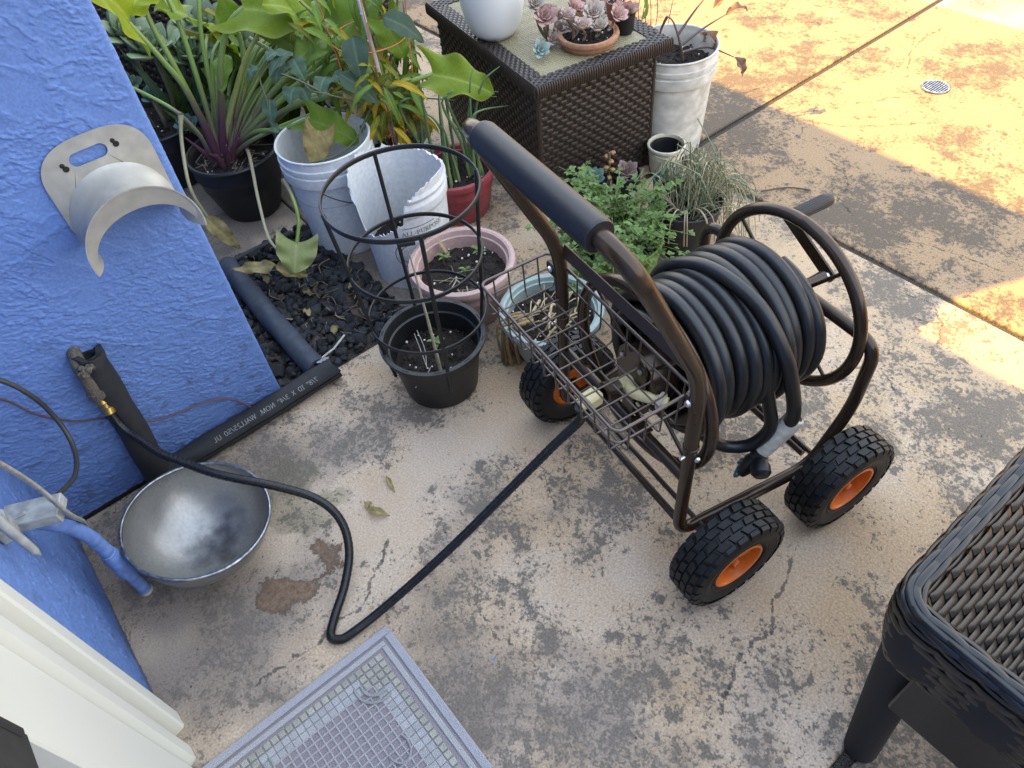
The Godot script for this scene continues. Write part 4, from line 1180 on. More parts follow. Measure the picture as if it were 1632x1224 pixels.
	make_pot("small_pot", "small dark pot with a purple rosette by the wicker table", "plant pot", Vector3(1.585, 0, -1.50), 0.085, 0.05, 0.04, "plain", M.blackpot, 0.85)
	# hoop cage
	t = thing("hoop_cage", "black three-ring hoop plant support standing in the nursery pot", "plant support", Vector3(0.62, 0, -1.243))
	for rr in [[0.627, 0.172, 0.0062], [0.449, 0.157, 0.0055], [0.273, 0.147, 0.005]]:
		b = MB.new()
		# flat strap ring
		var rows := []
		for q in [[-1, 0.45], [-0.55, 1], [0.55, 1], [1, 0.45], [1, -0.45], [0.55, -1], [-0.55, -1], [-1, -0.45], [-1, 0.45]]:
			var row := PackedVector3Array()
			for k in 73:
				var a := TAU * k / 72.0
				var rad: float = rr[1] + q[1] * 0.0024
				row.append(Vector3(rad * cos(a), rr[0] + q[0] * rr[2], rad * sin(a)))
			rows.append(row)
		b.grid(rows)
		obj("ring", b, M.cage, t)
	for a in [0.35, 1.92, 3.4, 4.95]:
		b = MB.new()
		var d := Vector3(cos(a), 0, sin(a))
		b.tube(PackedVector3Array([d * 0.172 + Vector3(0, 0.63, 0), d * 0.157 + Vector3(0, 0.449, 0), d * 0.144 + Vector3(0, 0.273, 0), d * 0.122 + Vector3(0, 0.09, 0)]), 0.0048, 8)
		obj("leg", b, M.cage, t)
	b = MB.new()
	b.box(Transform3D(Basis(Vector3.UP, -2.1), Vector3(cos(2.1) * 0.174, 0.619, sin(2.1) * 0.174)).rotated_local(Vector3.UP, PI / 2), Vector3(0.036, 0.01, 0.005), 0.001)
	obj("joint_clip", b, M.cage, t)

func broken_bucket(t: Node3D) -> void:
	var H := 0.365
	var b := MB.new()
	var n := FastNoiseLite.new()
	n.frequency = 3.0; n.fractal_octaves = 3; n.seed = 9
	# height left of the wall round the bucket; angle 0 is +x, PI/2 is +z
	var keys := [[0.000, 0.328], [0.349, 0.335], [0.698, 0.362], [1.047, 0.366], [1.396, 0.360], [1.658, 0.350], [1.833, 0.338], [1.955, 0.322], [2.059, 0.305], [2.112, 0.250], [2.356, 0.235], [2.618, 0.215], [2.967, 0.192], [3.229, 0.195], [3.403, 0.225], [3.578, 0.300], [3.700, 0.335], [4.014, 0.360], [4.887, 0.355], [5.411, 0.342], [5.725, 0.335], [TAU, 0.328]]
	var top := func(a: float) -> float:
		for i in keys.size() - 1:
			if a <= keys[i + 1][0]:
				var f: float = (a - keys[i][0]) / (keys[i + 1][0] - keys[i][0])
				return lerpf(keys[i][1], keys[i + 1][1], f) + n.get_noise_1d(a * 6.0) * 0.016
		return 0.33
	var nk := 160
	var rr := func(y: float) -> float:
		var r := lerpf(0.121, 0.141, y / H)
		if y > H * 0.74 and y < H * 0.84: r += 0.0055
		elif y > H * 0.87 and y < H * 0.905: r += 0.005
		return r
	var ys := []
	for j in 61: ys.append(H * j / 60.0)
	var outer := []
	var inner := []
	for y0 in ys:
		var ro := PackedVector3Array()
		var ri := PackedVector3Array()
		for k in nk + 1:
			var a := TAU * k / nk
			var y: float = minf(y0, top.call(fmod(a, TAU)))
			var q: float = rr.call(y)
			ro.append(Vector3(cos(a) * q, y, sin(a) * q))
			var qi := lerpf(0.1185, 0.1385, y / H)
			ri.append(Vector3(cos(a) * qi, y, sin(a) * qi))
		outer.append(ro); inner.append(ri)
	b.grid(outer)
	inner.reverse()
	b.grid(inner)
	b.grid([outer[-1], inner[0]])
	b.lathe(PackedVector2Array([Vector2(0, 0.004), Vector2(0.121, 0.004)]), 40)
	obj("shell", b, M.bucket, t)
	add_soil(t, 0.123, 0.1, 77)
	# black printing
	var ink := mat(L(0.03, 0.03, 0.032), 0.6)
	var bend := func(u: float, y: float) -> Vector3:
		var q := lerpf(0.121, 0.141, y / H) + 0.0008
		var a := 1.9 - u / q
		return Vector3(cos(a) * q, y, sin(a) * q)
	var band := func(pts: Array, w: float) -> MB:
		var m := MB.new()
		var r1 := PackedVector3Array()
		var r2 := PackedVector3Array()
		for i in pts.size():
			var d: Vector2 = (pts[mini(i + 1, pts.size() - 1)] - pts[maxi(i - 1, 0)]).normalized()
			var o := Vector2(-d.y, d.x) * w
			r1.append(bend.call(pts[i].x + o.x, pts[i].y + o.y)); r2.append(bend.call(pts[i].x - o.x, pts[i].y - o.y))
		m.grid([r1, r2])
		return m
	for rad in [0.052, 0.036]:
		var pts := []
		for i in 41: pts.append(Vector2(-0.02 + rad * cos(PI * 0.55 + i * PI * 1.0 / 40.0), 0.14 + rad * sin(PI * 0.55 + i * PI * 1.0 / 40.0)))
		obj("printed_ring", band.call(pts, 0.0012), ink, t)
	var ln := []
	for i in 13: ln.append(Vector2(-0.035 + i * 0.0085, 0.236))
	obj("printed_rule", band.call(ln, 0.0011), ink, t)
	var words := [["ALL-PURPOSE", 0.02, 0.026, 0.216]]
	for w in words:
		var tm := TextMesh.new()
		var f := SystemFont.new()
		f.font_names = PackedStringArray(["Droid Serif"])
		tm.font = f; tm.font_size = 32; tm.pixel_size = w[1] / 32.0; tm.depth = 0.0
		tm.text = w[0]
		var ar := tm.get_mesh_arrays()
		var m := MB.new()
		for p in ar[Mesh.ARRAY_VERTEX]: m.pt(bend.call(w[2] + p.x, w[3] + p.y))
		for i in ar[Mesh.ARRAY_INDEX]: m.ix.append(i)
		obj("lettering", m, ink, t)
	obj("printed_house", band.call([Vector2(0.022, 0.165), Vector2(0.022, 0.181), Vector2(0.034, 0.189), Vector2(0.046, 0.181), Vector2(0.046, 0.165)], 0.0022), ink, t)

# woven strands: bulged floats laid like bricks over a dark backing
func weave(b: MB, o: Vector3, ex: Vector3, ey: Vector3, w: float, h: float, pu: float, pv: float, th: float, tone := 1.0, over := 0.78, each: Node = null, upto := 0.0) -> void:
	var nn := ex.cross(ey)
	var g := RandomNumberGenerator.new()
	g.seed = int(w * 1000 + h * 7000)
	var nv := int(round(h / pv))
	pv = h / nv
	for j in nv:
		var off := (j % 2) * 0.5
		var i := 0
		while (i + off - 0.5) * pu < w:
			var u0 := maxf((i + off - 0.5 - over * 0.5 + 0.0) * pu, 0.0)
			var u1 := minf((i + off - 0.5 + over * 0.5) * pu, w)
			i += 1
			if u1 - u0 < pu * 0.08: continue
			var k := tone * g.randf_range(0.75, 1.25)
			b.col = Color(k, k, k)
			var rows := []
			for r in 4:
				var f := r / 3.0
				var row := PackedVector3Array()
				for c in 6:
					var t := c / 5.0
					var y := (j + 0.03 + 0.94 * f) * pv
					var lift := th * minf(1.0, 2.0 * sin(PI * clampf(t, 0.0, 1.0))) * minf(1.0, 0.55 + 0.6 * sin(PI * f))
					row.append(o + ex * lerpf(u0, u1, t) + ey * y + nn * lift)
				rows.append(row)
			if each != null and u0 < upto:
				var one := MB.new()
				one.col = b.col
				one.grid(rows)
				obj("strand", one, M.wickerblack, each)
			else:
				b.grid(rows)

func furniture() -> void:
	var t := thing("wicker_table", "brown woven wicker side table with a textured glass top holding succulents", "table", Vector3(1.31, 0, -1.613), -0.172)
	var W := 0.5
	var D := 0.76
	var b := MB.new()
	# core under the weave
	b.box(Transform3D(Basis(), Vector3(0.237, 0.205, -D / 2 - 0.0)), Vector3(0.43, 0.41, D - 0.06), 0.004)
	obj("core", b, M.backing, t)
	b = MB.new()
	weave(b, Vector3(0.02, 0.004, -0.0292), Vector3.RIGHT, Vector3.UP, 0.434, 0.406, 0.036, 0.0156, 0.0042)
	obj("front_weave", b, M.wicker, t, "stuff")
	b = MB.new()
	weave(b, Vector3(0.0212, 0.004, -D + 0.03), Vector3.BACK, Vector3.UP, D - 0.06, 0.406, 0.036, 0.0156, 0.0042)
	obj("side_weave", b, M.wicker, t, "stuff")
	b = MB.new()
	for s in [[0.021, -0.0295], [0.453, -0.0295]]:
		b = MB.new()
		b.box(Transform3D(Basis(), Vector3(s[0], 0.205, s[1])), Vector3(0.016, 0.41, 0.014), 0.005)
		obj("corner_post", b, M.wicker, t)
	b = MB.new()
	var bw := 0.058
	b.box(Transform3D(Basis(), Vector3(W / 2, 0.43, -bw / 2)), Vector3(W - 0.004, 0.034, bw - 0.004), 0.004)
	b.box(Transform3D(Basis(), Vector3(W / 2, 0.43, -D + bw / 2)), Vector3(W - 0.004, 0.034, bw - 0.004), 0.004)
	b.box(Transform3D(Basis(), Vector3(bw / 2, 0.43, -D / 2)), Vector3(bw - 0.004, 0.034, D - 2 * bw), 0.004)
	b.box(Transform3D(Basis(), Vector3(W - bw / 2, 0.43, -D / 2)), Vector3(bw - 0.004, 0.034, D - 2 * bw), 0.004)
	obj("top_core", b, M.backing, t)
	b = MB.new()
	weave(b, Vector3(0.0, 0.4465, 0.0), Vector3.RIGHT, Vector3.FORWARD, W, bw, 0.028, 0.0097, 0.0036)
	weave(b, Vector3(0.0, 0.4465, -D + bw), Vector3.RIGHT, Vector3.FORWARD, W, bw, 0.028, 0.0097, 0.0036)
	weave(b, Vector3(0.0, 0.4465, -D + bw), Vector3.BACK, Vector3.RIGHT, D - 2 * bw, bw, 0.028, 0.0097, 0.0036)
	weave(b, Vector3(W - bw, 0.4465, -D + bw), Vector3.BACK, Vector3.RIGHT, D - 2 * bw, bw, 0.028, 0.0097, 0.0036)
	obj("top_weave", b, M.wicker, t, "stuff")
	b = MB.new()
	var g := RandomNumberGenerator.new()
	g.seed = 3
	for k in 60:
		var x := W * (k + 0.5) / 60.0
		var q := g.randf_range(0.8, 1.7)
		b.col = Color(q, q * 0.96, q * 0.9)
		b.tube(PackedVector3Array([Vector3(x, 0.411, -0.004), Vector3(x, 0.417, 0.001), Vector3(x, 0.432, 0.0022), Vector3(x, 0.444, 0.001), Vector3(x, 0.4505, -0.004)]), 0.0043, 7)
	for k in 90:
		var z := -D * (k + 0.5) / 90.0
		var q := g.randf_range(0.7, 1.3)
		b.col = Color(q, q, q)
		b.tube(PackedVector3Array([Vector3(0.004, 0.411, z), Vector3(-0.001, 0.417, z), Vector3(-0.0022, 0.432, z), Vector3(-0.001, 0.444, z), Vector3(0.004, 0.4505, z)]), 0.0043, 7)
	obj("edge_wrapping", b, M.wicker, t, "stuff")
	b = MB.new()
	b.box(Transform3D(Basis(), Vector3(W / 2, 0.4425, -D / 2)), Vector3(W - 2 * bw + 0.004, 0.005, D - 2 * bw + 0.004), 0.001)
	for k in 62:
		var z := -bw - 0.008 - k * 0.0102
		b.tube(PackedVector3Array([Vector3(bw + 0.004, 0.4448, z), Vector3(W * 0.5, 0.4449, z + 0.002 * sin(k * 1.3)), Vector3(W - bw - 0.004, 0.4448, z)]), 0.0016, 4, false)
	obj("glass_top", b, M.glass, t)
	b = MB.new()
	b.box(Transform3D(Basis(), Vector3(0.012, 0.398, -0.03)), Vector3(0.018, 0.024, 0.018), 0.004)
	obj("frame_end", b, M.backing, t)
	# on the table
	make_pot("white_planter", "smooth white round planter standing on the wicker table", "plant pot", Vector3(1.455, 0.447, -1.985), 0.22, 0.108, 0.058, "bowl", M.whitepot, 0.8)
	var tr := make_pot("terracotta_bowl", "shallow terracotta bowl of pink and grey rosettes on the wicker table", "plant pot", Vector3(1.605, 0.446, -1.705), 0.042, 0.098, 0.082, "rolled", M.terra, 0.72)
	make_pot("terracotta_pot", "taller orange terracotta pot cut off by the top of the photo", "plant pot", Vector3(1.76, 0.446, -1.86), 0.13, 0.052, 0.045, "rolled", M.terra, 0.8)
	make_pot("small_pot", "small red-brown plastic pot on the table beside the terracotta pot", "plant pot", Vector3(1.775, 0.446, -1.755), 0.065, 0.032, 0.026, "plain", mat(L(0.24, 0.075, 0.055), 0.5), 0.85)
	make_pot("small_pot", "small square-shouldered black pot on the table corner with a red rosette", "plant pot", Vector3(1.735, 0.446, -1.675), 0.062, 0.034, 0.028, "plain", M.blackpot, 0.85)
	# the dark woven bench behind the plants
	t = thing("wicker_bench", "black woven wicker bench end standing behind the leafy plants", "bench", Vector3(0.3, 0, -3.08))
	b = MB.new()
	b.box(Transform3D(Basis(), Vector3(0.7, 0.36, -0.26)), Vector3(1.4, 0.6, 0.5), 0.01)
	obj("core", b, M.backing, t)
	b = MB.new()
	weave(b, Vector3(0.0, 0.06, -0.0095), Vector3.RIGHT, Vector3.UP, 1.4, 0.6, 0.034, 0.0165, 0.0042, 1.0, 0.7)
	obj("front_weave", b, M.wickerblack, t, "stuff")
	for x in [0.04, 1.36]:
		b = MB.new()
		b.box(Transform3D(Basis(), Vector3(x, 0.03, -0.05)), Vector3(0.05, 0.06, 0.05), 0.006)
		obj("leg", b, M.wickerblack, t)
	# wicker chair
	t = thing("wicker_chair", "dark woven wicker chair at the lower right corner of the patio", "chair", Vector3(0.59, 0, -0.04))
	b = MB.new()
	# back: a slab leaning so that its inner face looks up towards +z
	var top := Vector3(0.0, 0.6, 0.012)
	var low := Vector3(0.0, 0.30, 0.21)
	var ey := (low - top).normalized()
	var hh := top.distance_to(low)
	weave(b, top + Vector3(0.012, 0, 0) + ey * hh, Vector3.RIGHT, -ey, 0.75, hh, 0.05, 0.0165, 0.0042, 1.3, 0.96, t, 0.42)
	obj("back_weave", b, M.wickerblack, t, "stuff")
	b = MB.new()
	var rows := []
	for pz in [[0.596, 0.010], [0.303, 0.207], [0.29, 0.2], [0.45, 0.02], [0.592, 0.0]]:
		rows.append(PackedVector3Array([Vector3(0.03, pz[0], pz[1]), Vector3(0.76, pz[0], pz[1])]))
	rows.append(rows[0])
	b.grid(rows)
	obj("back_shell", b, M.backing, t)
	# one rolled rail runs along the back, round the corner and down the arm
	var rail := bent([Vector3(0.8, 0.594, -0.006), Vector3(0.004, 0.594, -0.006), Vector3(-0.008, 0.594, 0.64)], 0.045, 8)
	var fine := PackedVector3Array()
	for i in rail.size() - 1:
		var m := maxi(1, int(rail[i].distance_to(rail[i + 1]) / 0.01))
		for k in m: fine.append(rail[i].lerp(rail[i + 1], k / float(m)))
	b.col = Color(0.7, 0.7, 0.7)
	b.tube(fine, 0.0155, 14)
	for row in 7:
		var a0 := lerpf(-1.0, 2.7, row / 6.0)
		var i0 := (row % 2) * 2
		while i0 + 5 < fine.size():
			var rows2 := []
			var k3 := rng.randf_range(0.8, 1.6)
			b.col = Color(k3, k3 * 0.97, k3 * 0.95)
			for c in 4:
				var rw := PackedVector3Array()
				for st in 6:
					var ii := mini(i0 + st, fine.size() - 1)
					var tg := (fine[mini(ii + 1, fine.size() - 1)] - fine[maxi(ii - 1, 0)]).normalized()
					var sd := tg.cross(Vector3.UP).normalized()
					var an := a0 + (c / 3.0 - 0.5) * 0.56
					var rr := 0.0155 + 0.0042 * pow(sin(PI * clampf((st + 0.15) / 5.3, 0.0, 1.0)), 0.6) * (0.5 + 0.5 * sin(PI * c / 3.0))
					rw.append(fine[ii] + (Vector3.UP * cos(an - 0.8) - sd * sin(an - 0.8)) * rr)
				rows2.append(rw)
			b.grid(rows2)
			i0 += 5
	obj("back_edge", b, M.wickerblack, t)
	b = MB.new()
	# outer side hanging below the rail, tapering in
	var out := []
	for q in [[0.0, 0.012], [-0.05, 0.016], [-0.11, 0.008], [-0.165, -0.012], [-0.172, -0.022], [-0.165, -0.04]]:
		var rw := PackedVector3Array()
		for i in fine.size():
			var tg := (fine[mini(i + 1, fine.size() - 1)] - fine[maxi(i - 1, 0)]).normalized()
			var sd := tg.cross(Vector3.UP).normalized()
			rw.append(fine[i] + Vector3(0, q[0], 0) + sd * (q[1] + 0.0025 * sin(i * 0.55)))
		out.append(rw)
	b.grid(out)
	obj("outer_side", b, M.backing, t)
	b = MB.new()
	for row in 10:
		var i0 := (row % 2) * 2
		while i0 + 5 < fine.size():
			var rows3 := []
			var k4 := rng.randf_range(0.5, 1.0)
			b.col = Color(k4, k4, k4)
			for c in 4:
				var rw := PackedVector3Array()
				for st in 6:
					var ii := i0 + st
					var tg := (fine[mini(ii + 1, fine.size() - 1)] - fine[maxi(ii - 1, 0)]).normalized()
					var sd := tg.cross(Vector3.UP).normalized()
					var y := -0.012 - (row + c / 3.0) * 0.0158
					var inn := 0.016 - 0.03 * pow(-y / 0.17, 2.0)
					rw.append(fine[ii] + Vector3(0, y, 0) + sd * (inn + 0.0035 * minf(1.0, 2.0 * sin(PI * clampf((st + 0.1) / 5.2, 0.0, 1.0))) * (0.5 + 0.5 * sin(PI * c / 3.0))))
				rows3.append(rw)
			b.grid(rows3)
			i0 += 5
	obj("outer_weave", b, M.wickerblack, t, "stuff")
	b = MB.new()
	b.box(Transform3D(Basis(), Vector3(0.012, 0.46, 0.34)), Vector3(0.012, 0.26, 0.56), 0.003)
	obj("arm_inner", b, M.wickerblack, t)
	b = MB.new()
	weave(b, Vector3(0.03, 0.3, 0.62), Vector3.RIGHT, Vector3.FORWARD, 0.7, 0.42, 0.03, 0.018, 0.005, 1.0, 0.62)
	obj("seat_weave", b, M.wickerblack, t, "stuff")
	b = MB.new()
	b.box(Transform3D(Basis(), Vector3(0.4, 0.285, 0.41)), Vector3(0.75, 0.02, 0.44), 0.004)
	obj("seat_pan", b, M.backing, t)
	for q in [[0.055, 0.055], [0.70, 0.055], [0.055, 0.56], [0.70, 0.56]]:
		b = MB.new()
		b.tube(PackedVector3Array([Vector3(q[0], 0.44, q[1] - 0.02), Vector3(q[0] + 0.01, 0.2, q[1]), Vector3(q[0] + 0.015, 0.0, q[1] + 0.02)]), [0.04, 0.034, 0.03], 14)
		obj("leg", b, M.backing, t)
	# door mat
	t = thing("door_mat", "faded purple-grey door mat with a raised grid and scroll border", "door mat", Vector3(0.113, 0, -0.757))
	door_mat(t)

func door_mat(t: Node3D) -> void:
	var W := 0.452
	var D := 0.76
	var X := func(x: float, y: float, z: float) -> Vector3: return Vector3(-x, y, z)
	var b := MB.new()
	b.col = Color(0.40, 0.35, 0.37)
	b.box(Transform3D(Basis(), Vector3(-W / 2, 0.0045, D / 2)), Vector3(W, 0.007, D), 0.0025)
	obj("base", b, M.mat1, t)
	# frames: each side its own strip
	var strip := func(o0: float, o1: float, y: float, c: Color, name: String) -> void:
		for s in 4:
			var m := MB.new()
			m.col = c
			var w := o1 - o0
			match s:
				0: m.box(Transform3D(Basis(), Vector3(-W / 2, y, (o0 + o1) / 2)), Vector3(W - 2 * o0 - 0.001, 0.004, w), 0.0014)
				1: m.box(Transform3D(Basis(), Vector3(-W / 2, y, D - (o0 + o1) / 2)), Vector3(W - 2 * o0 - 0.001, 0.004, w), 0.0014)
				2: m.box(Transform3D(Basis(), Vector3(-(o0 + o1) / 2, y, D / 2)), Vector3(w, 0.004, D - 2 * o1 - 0.001), 0.0014)
				3: m.box(Transform3D(Basis(), Vector3(-W + (o0 + o1) / 2, y, D / 2)), Vector3(w, 0.004, D - 2 * o1 - 0.001), 0.0014)
			obj(name, m, M.mat1, t)
	strip.call(0.001, 0.018, 0.0098, Color(0.52, 0.52, 0.56), "outer_border")
	strip.call(0.0245, 0.036, 0.0095, Color(0.56, 0.56, 0.56), "inner_border")
	# small yellow-green blocks round the edge
	var g := RandomNumberGenerator.new()
	g.seed = 12
	var P := 0.0165
	var nx := int((W - 0.08) / P)
	var nz := int((D - 0.08) / P)
	var x0 := (W - nx * P) / 2
	var z0 := (D - nz * P) / 2
	var blocks := MB.new()
	var pale := MB.new()
	for i in nx:
		for j in nz:
			var e := mini(mini(i, nx - 1 - i), mini(j, nz - 1 - j))
			var cx := x0 + (i + 0.5) * P
			var cz := z0 + (j + 0.5) * P
			var corner := Vector2(minf(cx, W - cx) - 0.075, minf(cz, D - cz) - 0.075).length()
			if e == 0 or (corner < 0.032):
				var k := g.randf_range(0.85, 1.1)
				blocks.col = Color(0.54 * k, 0.54 * k, 0.45 * k)
				blocks.box(Transform3D(Basis(), Vector3(-cx, 0.0092, cz)), Vector3(P * 0.8, 0.004, P * 0.8), 0.001)
			elif e <= 2:
				var k := g.randf_range(0.9, 1.1)
				pale.col = Color(0.55 * k, 0.55 * k, 0.55 * k)
				pale.box(Transform3D(Basis(), Vector3(-cx, 0.0086, cz)), Vector3(P * 0.93, 0.003, P * 0.93), 0.001)
	obj("border_blocks", blocks, M.mat1, t, "stuff")
	obj("pale_band", pale, M.mat1, t, "stuff")
	# raised grid over the middle
	for i in range(3, nx - 2):
		var m := MB.new()
		m.col = Color(0.53, 0.51, 0.52)
		m.box(Transform3D(Basis(), Vector3(-(x0 + i * P), 0.0088, D / 2)), Vector3(0.0036, 0.0036, D - 2 * z0 - 6 * P), 0.001)
		obj("grid_rib", m, M.mat1, t)
	for j in range(3, nz - 2):
		var m := MB.new()
		m.col = Color(0.53, 0.51, 0.52)
		m.box(Transform3D(Basis(), Vector3(-W / 2, 0.0090, z0 + j * P)), Vector3(W - 2 * x0 - 6 * P, 0.0036, 0.0036), 0.001)
		obj("grid_rib", m, M.mat1, t)
	for sx in 2:
		for sz in 2:
			var cx: float = 0.085 if sx == 0 else W - 0.085
			var cz: float = 0.085 if sz == 0 else D - 0.085
			for r in [0.03, 0.044]:
				var m := MB.new()
				m.col = Color(0.41, 0.42, 0.41)
				var p := PackedVector3Array()
				for k in 21:
					var a := lerpf(-0.3, PI / 2 + 0.3, k / 20.0)
					p.append(Vector3(-(cx + (1 if sx == 0 else -1) * cos(a) * r), 0.0105, cz + (1 if sz == 0 else -1) * sin(a) * r))
				m.tube(p, 0.0032, 6)
				obj("scroll", m, M.mat1, t)
	for q in [[0.22, 0.245]]:
		var m := MB.new()
		m.col = Color(0.40, 0.40, 0.41)
		var p := PackedVector3Array()
		for k in 19:
			var a := lerpf(0.0, PI * 1.2, k / 18.0)
			p.append(Vector3(-(q[0] - 0.1 + 0.022 * cos(a)), 0.0105, q[1] - 0.02 + 0.03 * sin(a)))
		m.tube(p, 0.0026, 6)
		obj("scroll", m, M.mat1, t)

func wheel(at: Vector3, out: float, called: String, t: Node3D) -> void:
	# axle along local z; out = +1 when the outer side faces +z
	var w := Node3D.new()
	w.name = numbered(called, t)
	t.add_child(w, true)
	w.position = at
	w.rotation.z = rng.randf() * 3.0
	if out < 0: w.rotation.y = PI
	var ax := Transform3D(Basis(Vector3.RIGHT, PI / 2), Vector3.ZERO)   # local y of the lathe becomes z
	var b := MB.new()
	b.lathe(PackedVector2Array([Vector2(0.062, 0.030), Vector2(0.068, 0.036), Vector2(0.085, 0.042), Vector2(0.1, 0.0415), Vector2(0.1125, 0.037), Vector2(0.1185, 0.028), Vector2(0.1195, 0.012), Vector2(0.12, 0), Vector2(0.1195, -0.012), Vector2(0.1185, -0.028), Vector2(0.1125, -0.037), Vector2(0.1, -0.0415), Vector2(0.085, -0.042), Vector2(0.068, -0.036), Vector2(0.062, -0.03)]), 64, ax)
	# tread: five staggered rows of blocks and the shoulder lugs
	var nb := 25
	for row in 4:
		for k in nb:
			var a0 := TAU * (k + (row % 2) * 0.5) / nb
			var z := (row - 1.5) * 0.0166
			var da := TAU / nb * 0.41
			var r0 := 0.1175
			var r1 := 0.1254 - absf(row - 1.5) * 0.0008
			var hz := 0.0072
			var ps := []
			for q in [[-1, -1], [1, -1], [1, 1], [-1, 1]]:
				for rr in [r0, r1]:
					var sh := 0.88 if rr == r1 else 1.0
					var skew: float = q[1] * 0.18 * (1 if row % 2 == 0 else -1)
					var a: float = a0 + da * (q[0] * sh + skew)
					ps.append(Vector3(rr * cos(a), rr * sin(a), z + q[1] * hz * sh))
			var ctr := Vector3(0.12 * cos(a0), 0.12 * sin(a0), z)
			b.qc(ctr, [ps[1], ps[3], ps[5], ps[7]])
			for s in 4:
				var s2 := (s + 1) % 4
				b.qc(ctr, [ps[s * 2], ps[s2 * 2], ps[s2 * 2 + 1], ps[s * 2 + 1]])
	for side in [-1.0, 1.0]:
		for k in nb:
			var a0: float = TAU * (k + 0.25 * side) / nb
			var da := TAU / nb * 0.36
			var c := Vector3(0.114 * cos(a0), 0.114 * sin(a0), side * 0.033)
			var ps := []
			for q in [-1.0, 1.0]:
				for rz in [[0.121, 0.0285], [0.1175, 0.0395], [0.106, 0.0425], [0.11, 0.03]]:
					var a: float = a0 + da * q
					ps.append(Vector3(rz[0] * cos(a), rz[0] * sin(a), side * rz[1]))
			b.qc(c, [ps[0], ps[1], ps[5], ps[4]])
			b.qc(c, [ps[1], ps[2], ps[6], ps[5]])
			b.qc(c, [ps[0], ps[1], ps[2], ps[3]])
			b.qc(c, [ps[4], ps[5], ps[6], ps[7]])
	# bead line on the sidewall
	b.tube(circle(Vector3(0, 0, 0.0415), 0.094, Vector3.RIGHT, Vector3.UP, 56), 0.0012, 5, false, true)
	b.tube(circle(Vector3(0, 0, 0.037), 0.071, Vector3.RIGHT, Vector3.UP, 56), 0.0025, 6, false, true)
	obj("tyre", b, M.tyre, w)
	b = MB.new()
	b.lathe(PackedVector2Array([Vector2(0.016, 0.012), Vector2(0.018, 0.004), Vector2(0.045, 0.002), Vector2(0.051, 0.008), Vector2(0.0535, 0.034), Vector2(0.056, 0.0375), Vector2(0.0605, 0.0375), Vector2(0.0625, 0.034), Vector2(0.0625, -0.03), Vector2(0.055, -0.036), Vector2(0.05, -0.02), Vector2(0.016, -0.02)]), 48, Transform3D(Basis(Vector3.RIGHT, PI / 2).scaled_local(Vector3(1, 1, 1)), Vector3.ZERO))
	for k in 6:
		var a := TAU * k / 6.0
		b.box(Transform3D(Basis(Vector3.BACK, a), Vector3(cos(a) * 0.034, sin(a) * 0.034, 0.011)), Vector3(0.036, 0.005, 0.019), 0.0012)
	obj("rim", b, M.orange, w)
	b = MB.new()
	b.lathe(PackedVector2Array([Vector2(0, 0.03), Vector2(0.007, 0.03), Vector2(0.0085, 0.026), Vector2(0.0085, 0.018), Vector2(0.016, 0.017), Vector2(0.016, 0.0)]), 16, ax)
	obj("hub_cap", b, M.orange, w)

